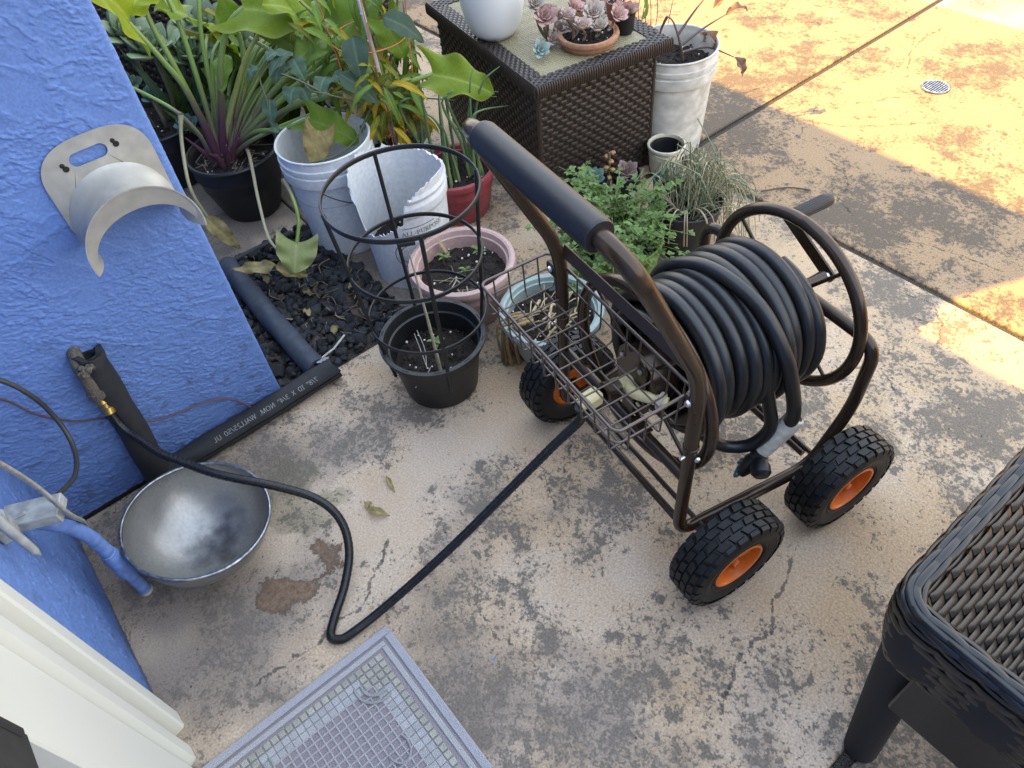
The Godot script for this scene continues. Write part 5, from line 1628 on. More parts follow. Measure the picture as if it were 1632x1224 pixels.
func cart() -> void:
	var at := Vector3(0.723, 0, -0.357)
	var yaw := -0.145
	var t := thing("hose_cart", "bronze steel four-wheeled hose reel cart with wire basket and foam grip", "hose cart", at, yaw)
	var ZR := -0.096
	var ZL := -0.522
	var ry := 0.118
	var tr := 0.0135
	# each side: front post, bottom rail, rear upright in one bent tube; the rear top bar joins them
	for s in 2:
		var z := ZR if s == 0 else ZL
		var zr := z + (0.03 if s == 0 else -0.03)
		var b := MB.new()
		b.tube(bent([Vector3(-0.049, 0.43, z - (0.004 if s == 0 else -0.004)), Vector3(-0.049, ry, z), Vector3(0.30, ry, zr), Vector3(0.375, 0.27, zr), Vector3(0.375, 0.455, zr), Vector3(0.375, 0.455, (ZR + ZL) / 2)], 0.05, 7), tr, 14)
		obj("side_rail", b, M.bronze, t)
		b = MB.new()
		var zt := z + (-0.006 if s == 0 else 0.006)
		var za := -0.085 if s == 0 else -0.515
		var zg := -0.148 if s == 0 else -0.436
		b.tube(bent([Vector3(-0.049, 0.424, z - (0.004 if s == 0 else -0.004)), Vector3(-0.049, 0.605, zt), Vector3(-0.225, 0.956, za), Vector3(-0.225, 0.956, (ZR + ZL) / 2)], 0.075, 8), 0.0142, 16)
		obj("handle_arm", b, M.bronze, t)
		b = MB.new()
		b.lathe(PackedVector2Array([Vector2(0.0142, -0.003), Vector2(0.0155, -0.002), Vector2(0.0155, 0.002), Vector2(0.0142, 0.003)]), 18, Transform3D(Basis(), Vector3(-0.049, 0.424, z - (0.004 if s == 0 else -0.004))))
		obj("collar", b, M.bronze, t)
		b = MB.new()
		b.lathe(PackedVector2Array([Vector2(0.0, 0.006), Vector2(0.004, 0.005), Vector2(0.006, 0.002), Vector2(0.006, 0.0)]), 10, Transform3D(Basis(Vector3.RIGHT, PI / 2), Vector3(-0.046, 0.4, z + 0.013)))
		b.lathe(PackedVector2Array([Vector2(0.0, 0.009), Vector2(0.004, 0.009), Vector2(0.004, 0.0)]), 8, Transform3D(Basis(Vector3.FORWARD, -PI / 2), Vector3(-0.066, 0.408, z)))
		obj("bolt", b, M.screw, t)
	var b := MB.new()
	b.tube(PackedVector3Array([Vector3(-0.225, 0.956, -0.145), Vector3(-0.225, 0.956, -0.15), Vector3(-0.225, 0.956, -0.3), Vector3(-0.225, 0.956, -0.436), Vector3(-0.225, 0.956, -0.442)]), [0.0225, 0.0245, 0.0245, 0.0245, 0.0225], 28)
	obj("foam_grip", b, M.grip, t)
	b = MB.new()
	b.box(Transform3D(Basis(Vector3.BACK, -0.5), Vector3(-0.046, 0.606, (ZR + ZL) / 2)), Vector3(0.003, 0.024, ZR - ZL - 0.016), 0.001)
	obj("cross_plate", b, M.bronze, t)
	# crossbars
	for q in [[-0.045, 0.31, 0.0125], [-0.03, ry, 0.0085], [0.31, ry, 0.0085]]:
		b = MB.new()
		b.tube(PackedVector3Array([Vector3(q[0], q[1], ZR + 0.0), Vector3(q[0], q[1], ZL)]), q[2], 12)
		obj("crossbar", b, M.bronze, t)
	# guard rings with spokes
	var C := Vector3(0, 0.42, -0.292)
	for q in [[-0.012, 0.203], [0.352, 0.196]]:
		var x: float = q[0]
		var ctr := Vector3(x, C.y + (0.012 if x > 0.1 else 0.0), C.z + (0.008 if x > 0.1 else 0.0))
		b = MB.new()
		b.tube(circle(ctr, q[1], Vector3.UP, Vector3.BACK, 64), 0.0128, 14, false, true)
		obj("guard_ring", b, M.bronze, t)
		for k in 4:
			var a := TAU * (k + 0.42) / 4.0
			var d := Vector3(0, cos(a), sin(a))
			b = MB.new()
			b.tube(PackedVector3Array([ctr + d * 0.06, ctr + d * (q[1] - 0.005)]), 0.0042, 8)
			obj("spoke", b, M.bronze, t)
	# reel: drum, flanges, axle
	var ax := Transform3D(Basis(Vector3.FORWARD, PI / 2), C)   # lathe y becomes local x
	b = MB.new()
	b.lathe(PackedVector2Array([Vector2(0.0, -0.03), Vector2(0.058, -0.03), Vector2(0.064, -0.026), Vector2(0.064, 0.02), Vector2(0.066, 0.02), Vector2(0.066, 0.027), Vector2(0.064, 0.027), Vector2(0.064, 0.345), Vector2(0.0, 0.345)]), 40, ax)
	obj("drum", b, M.bronze, t)
	b = MB.new()
	b.lathe(PackedVector2Array([Vector2(0.012, 0.34), Vector2(0.012, 0.48), Vector2(0.0, 0.48)]), 18, ax)
	b.lathe(PackedVector2Array([Vector2(0.012, 0.395), Vector2(0.019, 0.396), Vector2(0.019, 0.42), Vector2(0.012, 0.424)]), 18, ax)
	obj("axle", b, M.bronze, t)
	# hub plate under the basket
	b = MB.new()
	b.box(Transform3D(Basis(), C + Vector3(-0.036, -0.005, 0.0)), Vector3(0.004, 0.105, 0.085), 0.0015)
	b.box(Transform3D(Basis(), C + Vector3(-0.02, -0.075, 0.0)), Vector3(0.03, 0.05, 0.05), 0.002)
	b.lathe(PackedVector2Array([Vector2(0.043, -0.038), Vector2(0.043, -0.034)]), 28, Transform3D(ax.basis, C + Vector3(0, 0.045, 0)))
	b.lathe(PackedVector2Array([Vector2(0.0, -0.0385), Vector2(0.043, -0.0385)]), 28, Transform3D(ax.basis, C + Vector3(0, 0.045, 0)))
	obj("hub_plate", b, M.bronze, t)
	b = MB.new()
	for q in [Vector3(-0.04, 0.05, 0.028), Vector3(-0.04, 0.05, -0.028), Vector3(-0.04, -0.045, 0.03)]:
		b.lathe(PackedVector2Array([Vector2(0, -0.004), Vector2(0.006, -0.003), Vector2(0.006, 0.0)]), 10, Transform3D(ax.basis, C + q))
	obj("bolt", b, M.screw, t)
	# crank
	b = MB.new()
	var e0 := Vector3(0.492, 0.418, -0.288)
	var e1 := Vector3(0.492, 0.488, -0.424)
	var dir := (e1 - e0).normalized()
	var rows := []
	for sx in [-0.0025, 0.0025]:
		var row := PackedVector3Array()
		for k in 25:
			var a := TAU * k / 24.0
			var ctr := e1 if cos(a) > 0 else e0
			var up := Vector3.RIGHT.cross(dir)
			row.append(ctr + (dir * cos(a) + up * sin(a)) * 0.016 + Vector3(sx, 0, 0))
		rows.append(row)
	b.grid(rows)
	for s in 2:
		var ci := b.pt((e0 + e1) / 2 + Vector3(-0.0025 if s == 0 else 0.0025, 0, 0))
		var b0 := b.v.size()
		for p in rows[s]: b.pt(p)
		for k in 24:
			if s == 0: b.tri(ci, b0 + k + 1, b0 + k)
			else: b.tri(ci, b0 + k, b0 + k + 1)
	obj("crank_arm", b, M.bronze, t)
	b = MB.new()
	b.lathe(PackedVector2Array([Vector2(0, -0.009), Vector2(0.005, -0.008), Vector2(0.008, -0.003), Vector2(0.008, 0.0)]), 12, Transform3D(ax.basis, e0 + Vector3(-0.003, 0, 0)))
	obj("bolt", b, M.screw, t)
	b = MB.new()
	var hr := []
	var hp := PackedVector3Array()
	for k in 15:
		var x := k / 14.0
		hp.append(e1 + Vector3(0.006 + x * 0.11, 0.004 * x, 0.006 * x))
		hr.append([0.012, 0.0145, 0.0155, 0.0155, 0.0155, 0.0155, 0.0155, 0.0155, 0.0155, 0.0155, 0.0155, 0.0155, 0.0158, 0.0165, 0.014][k])
	b.tube(hp, hr, 20)
	for k in 20:
		var a := TAU * k / 20.0
		b.tube(PackedVector3Array([hp[1] + Vector3(0, cos(a), sin(a)) * 0.0152, hp[12] + Vector3(0, cos(a), sin(a)) * 0.0155]), 0.0013, 4)
	obj("crank_grip", b, M.grip, t)
	# swivel plumbing: pale plastic pipes and the dark nut
	b = MB.new()
	b.tube(bent([C + Vector3(-0.015, -0.004, 0.085), C + Vector3(-0.052, -0.004, 0.03), C + Vector3(-0.052, -0.002, 0.0)], 0.01, 4), 0.0115, 14)
	b.tube(PackedVector3Array([C + Vector3(-0.03, 0, 0), C + Vector3(-0.07, 0, -0.004)]), 0.0125, 14)
	obj("swivel_pipe", b, M.pale, t)
	b = MB.new()
	b.lathe(PackedVector2Array([Vector2(0.012, -0.006), Vector2(0.0185, -0.004), Vector2(0.0185, 0.004), Vector2(0.012, 0.006)]), 20, Transform3D(Basis(Quaternion(Vector3.UP, Vector3(0.4, 0, 0.9).normalized())), C + Vector3(-0.022, -0.004, 0.074)))
	obj("seal_ring", b, M.sleeve, t)
	b = MB.new()
	b.lathe(PackedVector2Array([Vector2(0.013, -0.105), Vector2(0.021, -0.102), Vector2(0.021, -0.074), Vector2(0.016, -0.07)]), 10, Transform3D(ax.basis, C + Vector3(0.004, 0, -0.004)))
	b.box(Transform3D(Basis(), C + Vector3(-0.1, -0.032, -0.006)), Vector3(0.08, 0.016, 0.02), 0.002)
	obj("swivel_nut", b, M.bronze, t)
	b = MB.new()
	b.box(Transform3D(Basis(Vector3.UP, 0.1), C + Vector3(-0.128, -0.002, -0.006)), Vector3(0.036, 0.03, 0.032), 0.004)
	b.lathe(PackedVector2Array([Vector2(0.011, -0.165), Vector2(0.0135, -0.163), Vector2(0.0135, -0.144), Vector2(0.011, -0.143)]), 14, Transform3D(ax.basis, C + Vector3(0.004, -0.002, -0.006)))
	obj("inlet_block", b, M.pale, t)
	# bracket from crossbar to hub
	b = MB.new()
	b.box(Transform3D(Basis(), Vector3(-0.042, 0.355, C.z)), Vector3(0.006, 0.09, 0.034), 0.001)
	b.box(Transform3D(Basis(), Vector3(-0.042, 0.324, C.z + 0.045)), Vector3(0.024, 0.004, 0.05), 0.001)
	obj("bracket", b, M.bronze, t)
	# wheels
	wheel(Vector3(0.0, 0.125, 0.0), 1, "wheel", t)
	wheel(Vector3(0.321, 0.125, -0.004), 1, "wheel", t)
	wheel(Vector3(0.0, 0.125, -0.585), -1, "wheel", t)
	wheel(Vector3(0.321, 0.125, -0.585), -1, "wheel", t)
	for x in [0.0, 0.321]:
		b = MB.new()
		b.tube(PackedVector3Array([Vector3(x, 0.125, 0.0), Vector3(x, 0.125, -0.585)]), 0.006, 10)
		obj("axle_rod", b, M.bronze, t)
	basket(t)
	hose_on_reel(at, yaw, C)

func basket(cart_node: Node3D) -> void:
	var t := Node3D.new()
	t.name = "wire_basket"
	cart_node.add_child(t, true)
	var x0 := -0.205
	var x1 := -0.04
	var z0 := -0.575
	var z1 := -0.122
	var yt := 0.556
	var yb := 0.482
	var rect := func(x0_: float, x1_: float, z0_: float, z1_: float, y: float, r: float) -> PackedVector3Array:
		var p := PackedVector3Array()
		var cs := [[x1_ - r, z1_ - r, 0.0], [x0_ + r, z1_ - r, PI / 2], [x0_ + r, z0_ + r, PI], [x1_ - r, z0_ + r, PI * 1.5]]
		for q in cs:
			for k in 6:
				var a: float = q[2] + PI / 2 * k / 5.0
				p.append(Vector3(q[0] + r * cos(a), y, q[1] + r * sin(a)))
		return p
	var b := MB.new()
	b.tube(rect.call(x0, x1, z0, z1, yt, 0.016), 0.0032, 8, false, true)
	obj("rim_wire", b, M.wire, t)
	b = MB.new()
	b.tube(rect.call(x0 + 0.003, x1 - 0.003, z0 + 0.003, z1 - 0.003, yt - 0.038, 0.016), 0.0021, 7, false, true)
	obj("ring_wire", b, M.wire, t)
	# U wires across (along x) and lengthwise (along z)
	for k in 11:
		var z := lerpf(z0 + 0.022, z1 - 0.022, k / 10.0)
		b = MB.new()
		b.tube(bent([Vector3(x0 + 0.001, yt + 0.003, z), Vector3(x0 + 0.004, yb, z), Vector3(x1 - 0.004, yb, z), Vector3(x1 - 0.001, yt + 0.003, z)], 0.01, 3), 0.0019, 7)
		obj("cross_wire", b, M.wire, t)
	for k in 4:
		var x := lerpf(x0 + 0.03, x1 - 0.03, k / 3.0)
		b = MB.new()
		b.tube(bent([Vector3(x, yt + 0.003, z0 + 0.001), Vector3(x, yb - 0.004, z0 + 0.004), Vector3(x, yb - 0.004, z1 - 0.004), Vector3(x, yt + 0.003, z1 - 0.001)], 0.01, 3), 0.0019, 7)
		obj("long_wire", b, M.wire, t)
	for z in [-0.108, -0.535]:
		b = MB.new()
		b.box(Transform3D(Basis(), Vector3(-0.058, 0.548, z)), Vector3(0.012, 0.028, 0.032), 0.003)
		obj("basket_bracket", b, M.bronze, t)
		b = MB.new()
		b.lathe(PackedVector2Array([Vector2(0, 0.006), Vector2(0.005, 0.005), Vector2(0.007, 0.001), Vector2(0.007, 0)]), 10, Transform3D(Basis(Vector3.BACK, PI / 2), Vector3(-0.064, 0.55, z)))
		obj("bolt", b, M.screw, t)

func hose_on_reel(at: Vector3, yaw: float, C: Vector3) -> void:
	var t := thing("garden_hose", "thick black rubber garden hose wound in fat coils on the cart reel", "hose", at, yaw)
	var hr := 0.0146
	var g := RandomNumberGenerator.new()
	g.seed = 5
	# inner layer, then the outer layer, as one wandering helix
	var p := PackedVector3Array()
	var turns := 11.0
	var steps := 52
	for i in int(turns * steps):
		var f := i / (turns * steps)
		var a := TAU * i / steps
		var r := 0.118 + 0.002 * sin(a * 0.37)
		p.append(C + Vector3(lerpf(0.012, 0.322, f), cos(a) * r, -sin(a) * r))
	var b := MB.new()
	b.tube(p, hr, 12)
	obj("inner_layer", b, M.rubber, t)
	p = PackedVector3Array()
	turns = 10.0
	for i in int(turns * steps):
		var f := i / (turns * steps)
		var a := TAU * i / steps
		var wob := 0.003 * sin(f * 31.0)
		var r := 0.149 + 0.004 * sin(f * 21.0) + 0.003 * sin(a * 2.0 + f * 9.0) + 0.006 * smoothstep(0.2, 0.5, f) - 0.02 * smoothstep(0.975, 1.0, f)
		p.append(C + Vector3(lerpf(0.03, 0.305, f) + wob, cos(a) * r, -sin(a) * r))
	# the last stretch lies over the coils, crosses them and hangs down to the sleeve
	var tail := cr([C + Vector3(0.13, -0.11, -0.115), C + Vector3(0.135, -0.02, -0.163), C + Vector3(0.14, 0.09, -0.142), C + Vector3(0.148, 0.158, -0.065), C + Vector3(0.158, 0.176, 0.015), C + Vector3(0.173, 0.15, 0.1), C + Vector3(0.188, 0.07, 0.168), C + Vector3(0.203, -0.02, 0.196), C + Vector3(0.219, -0.09, 0.2), C + Vector3(0.222, -0.133, 0.194)], 9)
	b = MB.new()
	b.tube(p, hr, 14)
	obj("coil", b, M.rubber, t)
	b = MB.new()
	b.tube(tail, hr, 14)
	obj("hanging_end", b, M.rubber, t)
	b = MB.new()
	b.tube(cr([C + Vector3(0.07, -0.13, 0.09), C + Vector3(0.085, -0.165, 0.11), C + Vector3(0.12, -0.195, 0.135), C + Vector3(0.16, -0.185, 0.165), C + Vector3(0.185, -0.13, 0.18), C + Vector3(0.18, -0.06, 0.165), C + Vector3(0.17, 0.0, 0.15)], 8), hr * 0.95, 14)
	obj("slack_loop", b, M.rubber, t)
	b = MB.new()
	var e: Vector3 = tail[-1]
	var nz := Vector3(0.115, 0.135, -0.118)
	var d := (nz - e).normalized()
	var bs := Basis(Quaternion(Vector3.UP, d))
	b.lathe(PackedVector2Array([Vector2(0.0148, -0.036), Vector2(0.0195, -0.034), Vector2(0.021, -0.02), Vector2(0.0205, 0.0), Vector2(0.0185, 0.03), Vector2(0.017, 0.05), Vector2(0.013, 0.052)]), 24, Transform3D(bs, e + d * 0.02).scaled_local(Vector3(1.0, 1.25, 1.0)))
	for q in b.v.size():
		b.v[q] += Vector3(0.0012 * sin(b.v[q].y * 260.0), 0, 0.001 * sin(b.v[q].y * 200.0))
	obj("pale_sleeve", b, M.sleeve, t)
	# nozzle
	var o := e + d * 0.082
	t = thing("spray_nozzle", "black and teal spray nozzle hanging from the hose beside the rail", "nozzle", at + Basis(Vector3.UP, yaw) * o, yaw)
	b = MB.new()
	b.lathe(PackedVector2Array([Vector2(0.013, 0.0), Vector2(0.0185, 0.003), Vector2(0.0185, 0.016), Vector2(0.016, 0.02), Vector2(0.019, 0.03), Vector2(0.017, 0.05), Vector2(0.01, 0.072), Vector2(0.0, 0.075)]), 16, Transform3D(bs, Vector3.ZERO))
	obj("body", b, M.grip, t)
	b = MB.new()
	b.lathe(PackedVector2Array([Vector2(0.0, -0.004), Vector2(0.016, -0.002), Vector2(0.021, 0.01), Vector2(0.021, 0.026), Vector2(0.014, 0.034), Vector2(0, 0.035)]), 20, Transform3D(bs * Basis(Vector3.RIGHT, 1.15), bs * Vector3(0.0, 0.018, 0.014)))
	obj("spray_head", b, M.grip, t)
	b = MB.new()
	b.tube(circle(bs * Vector3(-0.004, 0.05, -0.012), 0.0165, bs * Vector3(1, 0, 0), bs * Vector3(0, 0.8, -0.6), 26), 0.0028, 7, false, true)
	b.tube(cr([bs * Vector3(-0.013, 0.055, -0.012), bs * Vector3(-0.006, 0.08, -0.006), bs * Vector3(0.004, 0.085, -0.004), bs * Vector3(0.01, 0.06, -0.01)], 5), 0.0032, 7)
	obj("trigger", b, M.teal, t)
	b = MB.new()
	b.lathe(PackedVector2Array([Vector2(0.0, 0.012), Vector2(0.009, 0.01), Vector2(0.012, 0.0)]), 14, Transform3D(bs * Basis(Vector3.RIGHT, -0.9), bs * Vector3(-0.004, 0.05, -0.014)))
	obj("dial", b, M.grip, t)

const LC := {
	"yg": [Color(0.27, 0.33, 0.018), Color(0.42, 0.48, 0.08), Color(0.38, 0.40, 0.05)],
	"yg2": [Color(0.19, 0.27, 0.025), Color(0.34, 0.42, 0.09), Color(0.33, 0.38, 0.09)],
	"g2": [Color(0.17, 0.27, 0.045), Color(0.26, 0.36, 0.13), Color(0.12, 0.21, 0.06)],
	"g3": [Color(0.16, 0.25, 0.03), Color(0.19, 0.28, 0.08), Color(0.20, 0.28, 0.09)],
	"under": [Color(0.15, 0.2, 0.05), Color(0.09, 0.13, 0.03), Color(0.22, 0.27, 0.08)],
	"yel": [Color(0.27, 0.26, 0.04), Color(0.36, 0.34, 0.08), Color(0.36, 0.25, 0.09)],
	"pale": [Color(0.30, 0.34, 0.13), Color(0.40, 0.42, 0.2), Color(0.42, 0.40, 0.2)],
	"tan": [Color(0.42, 0.34, 0.14), Color(0.48, 0.42, 0.2), Color(0.34, 0.24, 0.1)],
	"tan2": [Color(0.36, 0.28, 0.11), Color(0.42, 0.36, 0.12), Color(0.30, 0.20, 0.08)],
	"vine": [Color(0.075, 0.125, 0.085), Color(0.14, 0.2, 0.14), Color(0.09, 0.15, 0.08)],
	"lance": [Color(0.13, 0.21, 0.035), Color(0.16, 0.24, 0.06), Color(0.1, 0.17, 0.04)],
	"lancey": [Color(0.42, 0.30, 0.02), Color(0.5, 0.38, 0.06), Color(0.42, 0.28, 0.02)],
	"lanceyg": [Color(0.2, 0.22, 0.03), Color(0.28, 0.3, 0.06), Color(0.22, 0.22, 0.03)],
	"herb": [Color(0.13, 0.195, 0.055), Color(0.17, 0.27, 0.08), Color(0.14, 0.23, 0.07)],
	"herb2": [Color(0.21, 0.28, 0.10), Color(0.2, 0.32, 0.12), Color(0.2, 0.3, 0.12)],
}

func leaf(b: MB, base: Vector3, tip: Vector3, up: Vector3, width: float, shape: String, cols: Array, droop := 0.1, fold := 0.2, wave := 0.0, nu := 16, nw := 7) -> void:
	var ax := tip - base
	var len := ax.length()
	if len < 0.001: return
	var lat := ax.cross(up).normalized()
	var nn := lat.cross(ax).normalized()
	var ad := ax / len
	var ph := base.x * 57.0 + base.z * 31.0
	for s in [-1.0, 1.0]:
		var rows := []
		var cc := []
		for i in nu + 1:
			var t := i / float(nu)
			var f := 0.0
			match shape:
				"arrow": f = minf(1.0, pow(1.0 - t, 0.75) * (0.85 + 1.1 * t))
				"lance": f = pow(sin(PI * pow(clampf(t, 0, 1), 0.75)), 0.85)
				_: f = pow(sin(PI * pow(clampf(t, 0.0, 1), 0.62)), 0.8)
			var w0 := width * 0.5 * f
			var mid := base + ax * t + nn * (len * droop * (4.0 * t * (1 - t) * 0.6 - t * t * 0.6))
			var row := PackedVector3Array()
			var rc := PackedColorArray()
			for k in nw + 1:
				var w := k / float(nw)
				var q: Vector3 = mid + lat * (s * w0 * w) + nn * (fold * w0 * w * (1.0 - 0.35 * w))
				q += nn * wave * w * w * sin(t * 15.0 + s * 1.7 + ph)
				if shape == "arrow": q -= ad * (len * 0.34 * w * w * pow(1.0 - t, 2.2))
				row.append(q)
				var c: Color = cols[0]
				var vein := 0.5 + 0.5 * sin((t - w * 0.32) * 62.0)
				c = c.lerp(cols[1], 0.22 * smoothstep(0.72, 1.0, vein))
				c = c.lerp(cols[1], 1.0 - smoothstep(0.02, 0.13, w))
				c = c.lerp(cols[2], smoothstep(0.8, 1.0, w) * 0.8)
				rc.append(c)
			rows.append(row); cc.append(rc)
		b.grid(rows, false, cc)

func tint(cols: Array, k: float) -> Array:
	return [cols[0] * k, cols[1] * k, cols[2] * k]

func rosette(b: MB, ctr: Vector3, axis: Vector3, r: float, n: int, c0: Color, c1: Color, g: RandomNumberGenerator, plump := 0.3, open := 0.9) -> void:
	var q := Basis(Quaternion(Vector3.UP, axis.normalized()))
	for i in n:
		var f := 1.0 - i / float(n)     # 1 outer, 0 inner
		var a := i * 2.39996 + g.randf() * 0.2
		var el := lerpf(1.35, 0.15 + (1.0 - open), f) + g.randf_range(-0.08, 0.08)
		var l := r * lerpf(0.4, 1.0, f)
		var d := Vector3(cos(a) * cos(el), sin(el), sin(a) * cos(el))
		var u := Vector3(-cos(a) * sin(el), cos(el), -sin(a) * sin(el))
		var lat := d.cross(u)
		var k := g.randf_range(0.85, 1.12)
		var rows := []
		var cc := []
		for j in 8:
			var t := j / 7.0
			var w := l * 0.34 * pow(sin(PI * clampf(pow(t, 1.25) * 0.94 + 0.05, 0, 1)), 0.75)
			var th := w * plump
			var m := d * (l * t) + u * (l * 0.16 * t * t)
			var row := PackedVector3Array()
			var rc := PackedColorArray()
			for s in 7:
				var b2 := TAU * s / 6.0
				row.append(ctr + q * (m + lat * (cos(b2) * w) + u * (sin(b2) * th + (absf(cos(b2)) - 0.5) * w * 0.35)))
				rc.append(c0.lerp(c1, smoothstep(0.45, 1.0, t)) * k)
			rows.append(row); cc.append(rc)
		b.grid(rows, false, cc)

func plants() -> void:
	var g := RandomNumberGenerator.new()
	g.seed = 11
	# the tall arrow-leaved plant
	var t := thing("arrow_leaf_plant", "tall plant with thick purple-based stalks and yellow-green arrow leaves", "plant", Vector3(0.59, 0, -2.4))
	var o := -t.position
	var kinds := {
		"pg": [Color(0.11, 0.045, 0.07), Color(0.22, 0.30, 0.07)], "g": [Color(0.15, 0.13, 0.08), Color(0.22, 0.32, 0.07)], "y": [Color(0.26, 0.28, 0.12), Color(0.42, 0.44, 0.12)],
		"p": [Color(0.16, 0.09, 0.11), Color(0.24, 0.2, 0.15)], "d": [Color(0.36, 0.34, 0.2), Color(0.40, 0.36, 0.2)], "pd": [Color(0.26, 0.14, 0.13), Color(0.45, 0.40, 0.24)]}
	for s in ARUM_STEMS:
		var pts := []
		for p in s[0]: pts.append(p + o)
		var path := cr(pts, 7)
		var rr := []
		var cc := []
		var c0: Color = kinds[s[3]][0]
		var c1: Color = kinds[s[3]][1]
		for i in path.size():
			var f := i / float(path.size() - 1)
			rr.append(lerpf(s[1], s[2], f) * (1.0 + 0.5 * maxf(0.0, 0.18 - f) / 0.18))
			cc.append(c0.lerp(c1, smoothstep(0.12, 0.5, f)) * g.randf_range(0.97, 1.03))
		var b := MB.new()
		b.tube(path, rr, 10, true, false, cc)
		obj("stalk", b, M.stem, t)
	for l in ARUM_LEAVES:
		var b := MB.new()
		var base: Vector3 = l[0] + o
		var tip: Vector3 = l[1] + o
		var up := Vector3(-0.25, 0.8, 0.5)
		if l[4] == "tan2" or l[4] == "pale": up = Vector3(-0.3, 0.35, 0.85)
		leaf(b, base, tip, up, l[2], l[3], LC[l[4]], l[5], l[6], l[7], 26, 10)
		obj("leaf", b, M.dryleaf if l[4] == "tan" or l[4] == "tan2" else M.leaf, t)
	for k in 22:
		var az := g.randf_range(-1.5, 0.25)
		var rad := g.randf_range(0.15, 0.5)
		var hgt := g.randf_range(0.34, 0.56)
		var e := Vector3(cos(az) * rad + 0.08, hgt, sin(az) * rad * 0.55 - 0.02)
		var q0 := Vector3(g.randf_range(-0.03, 0.03), 0.2, g.randf_range(-0.03, 0.03))
		var path := cr([q0, q0 + (e - q0) * Vector3(0.25, 0.5, 0.25), q0 + (e - q0) * Vector3(0.65, 0.9, 0.65), e], 6)
		var rr := []
		var cc := []
		for i in path.size():
			var f := i / float(path.size() - 1)
			rr.append(lerpf(0.009, 0.005, f))
			cc.append(Color(0.12, 0.06, 0.07).lerp(Color(0.17, 0.25, 0.06), smoothstep(0.1, 0.45, f)))
		var b := MB.new()
		b.tube(path, rr, 8, true, false, cc)
		obj("stalk", b, M.stem, t)
		b = MB.new()
		var dr := Vector3(cos(az), g.randf_range(-0.9, -0.1), sin(az) * 0.7 + 0.25).normalized()
		var ln := g.randf_range(0.09, 0.17)
		leaf(b, e, e + dr * ln, Vector3(-0.25, 0.8, 0.5), ln * g.randf_range(0.75, 0.95), "arrow", tint(LC[["yg2", "g2", "g3", "g2", "yel"][k % 5]], g.randf_range(0.7, 1.1)), 0.15, 0.25, 0.012, 20, 8)
		obj("leaf", b, M.leaf, t)
	# short sheaths at the crown
	var sb := MB.new()
	for k in 7:
		var a := g.randf() * TAU
		sb.col = Color(0.15, 0.06, 0.09)
		var bs := Vector3(cos(a) * 0.03 - 0.01, 0.2, sin(a) * 0.03)
		sb.tube(PackedVector3Array([bs, bs + Vector3(cos(a) * 0.02, 0.05, sin(a) * 0.02), bs + Vector3(cos(a) * 0.06, g.randf_range(0.08, 0.13), sin(a) * 0.06)]), [0.012, 0.009, 0.002], 8)
	obj("sheath", sb, M.stem, t)
	var rb := MB.new()
	for k in 26:
		rb.col = Color(0.3, 0.24, 0.16) * g.randf_range(0.6, 1.3)
		var a := g.randf() * TAU
		var q := Vector3(0.02 + cos(a) * g.randf_range(0.02, 0.12), 0.208, sin(a) * g.randf_range(0.02, 0.12))
		rb.tube(cr([q, q + Vector3(g.randf_range(-0.03, 0.03), 0.008, g.randf_range(-0.03, 0.03)), q + Vector3(g.randf_range(-0.06, 0.06), 0.0, g.randf_range(-0.06, 0.06))], 4), 0.0012, 4, false)
	obj("dry_roots", rb, M.stem, t, "stuff")
	# vine in the white bucket
	t = thing("vine", "blue-green leafy vine climbing out of the intact white bucket", "plant", Vector3(0.8, 0, -2.0))
	o = -t.position
	for s in VINE_STEMS:
		var pts := []
		for p in s: pts.append(p + o)
		var b := MB.new()
		b.col = Color(0.09, 0.1, 0.045)
		b.tube(cr(pts, 7), 0.0026, 7)
		obj("stem", b, M.stem, t)
	for l in VINE_LEAVES:
		var b := MB.new()
		leaf(b, l[0] + o, l[1] + o, Vector3(-0.3, 0.85, 0.35), l[2], "ovate", tint(LC.vine, g.randf_range(0.85, 1.3)), 0.2, 0.25, 0.004, 14, 6)
		obj("leaf", b, M.leaf, t)
	# narrow-leaved shrub with its stake and wire frame
	t = thing("narrow_leaf_shrub", "shrub with drooping narrow green and yellow leaves beside the table", "plant", Vector3(1.05, 0, -2.03))
	var tops := []
	for k in 9:
		var a := g.randf() * TAU
		var q := Vector3(cos(a), 0, sin(a))
		var tip := Vector3(g.randf_range(-0.18, 0.25), g.randf_range(0.42, 0.78), g.randf_range(-0.16, 0.18))
		var path := cr([q * 0.04 + Vector3(0, 0.16, 0), q * 0.05 + tip * 0.35 + Vector3(0, 0.12, 0), tip * 0.7 + Vector3(0, 0.1, 0), tip], 6)
		var b := MB.new()
		b.col = Color(0.13, 0.12, 0.05)
		b.tube(path, 0.0026, 6)
		obj("branch", b, M.stem, t)
		for i in range(7, path.size()): tops.append(path[i])
	for k in 220:
		var p0: Vector3 = tops[g.randi() % tops.size()] + Vector3(g.randf_range(-0.05, 0.05), g.randf_range(-0.05, 0.03), g.randf_range(-0.05, 0.05))
		var a := g.randf() * TAU
		var l := g.randf_range(0.07, 0.125)
		var d := Vector3(cos(a) * 0.75, g.randf_range(-1.6, -0.2), sin(a) * 0.75).normalized()
		var kind := "lance"
		var yel := clampf(0.62 - p0.y + (0.1 - p0.x) * 0.9, 0, 1)
		if g.randf() < yel * 1.0: kind = "lancey"
		elif g.randf() < yel * 1.4: kind = "lanceyg"
		var b := MB.new()
		leaf(b, p0, p0 + d * l, Vector3(-0.2, 1, 0.4), l * g.randf_range(0.16, 0.24), "lance", tint(LC[kind], g.randf_range(0.8, 1.35)), 0.25, 0.35, 0.002, 9, 3)
		obj("leaf", b, M.leaf, t)
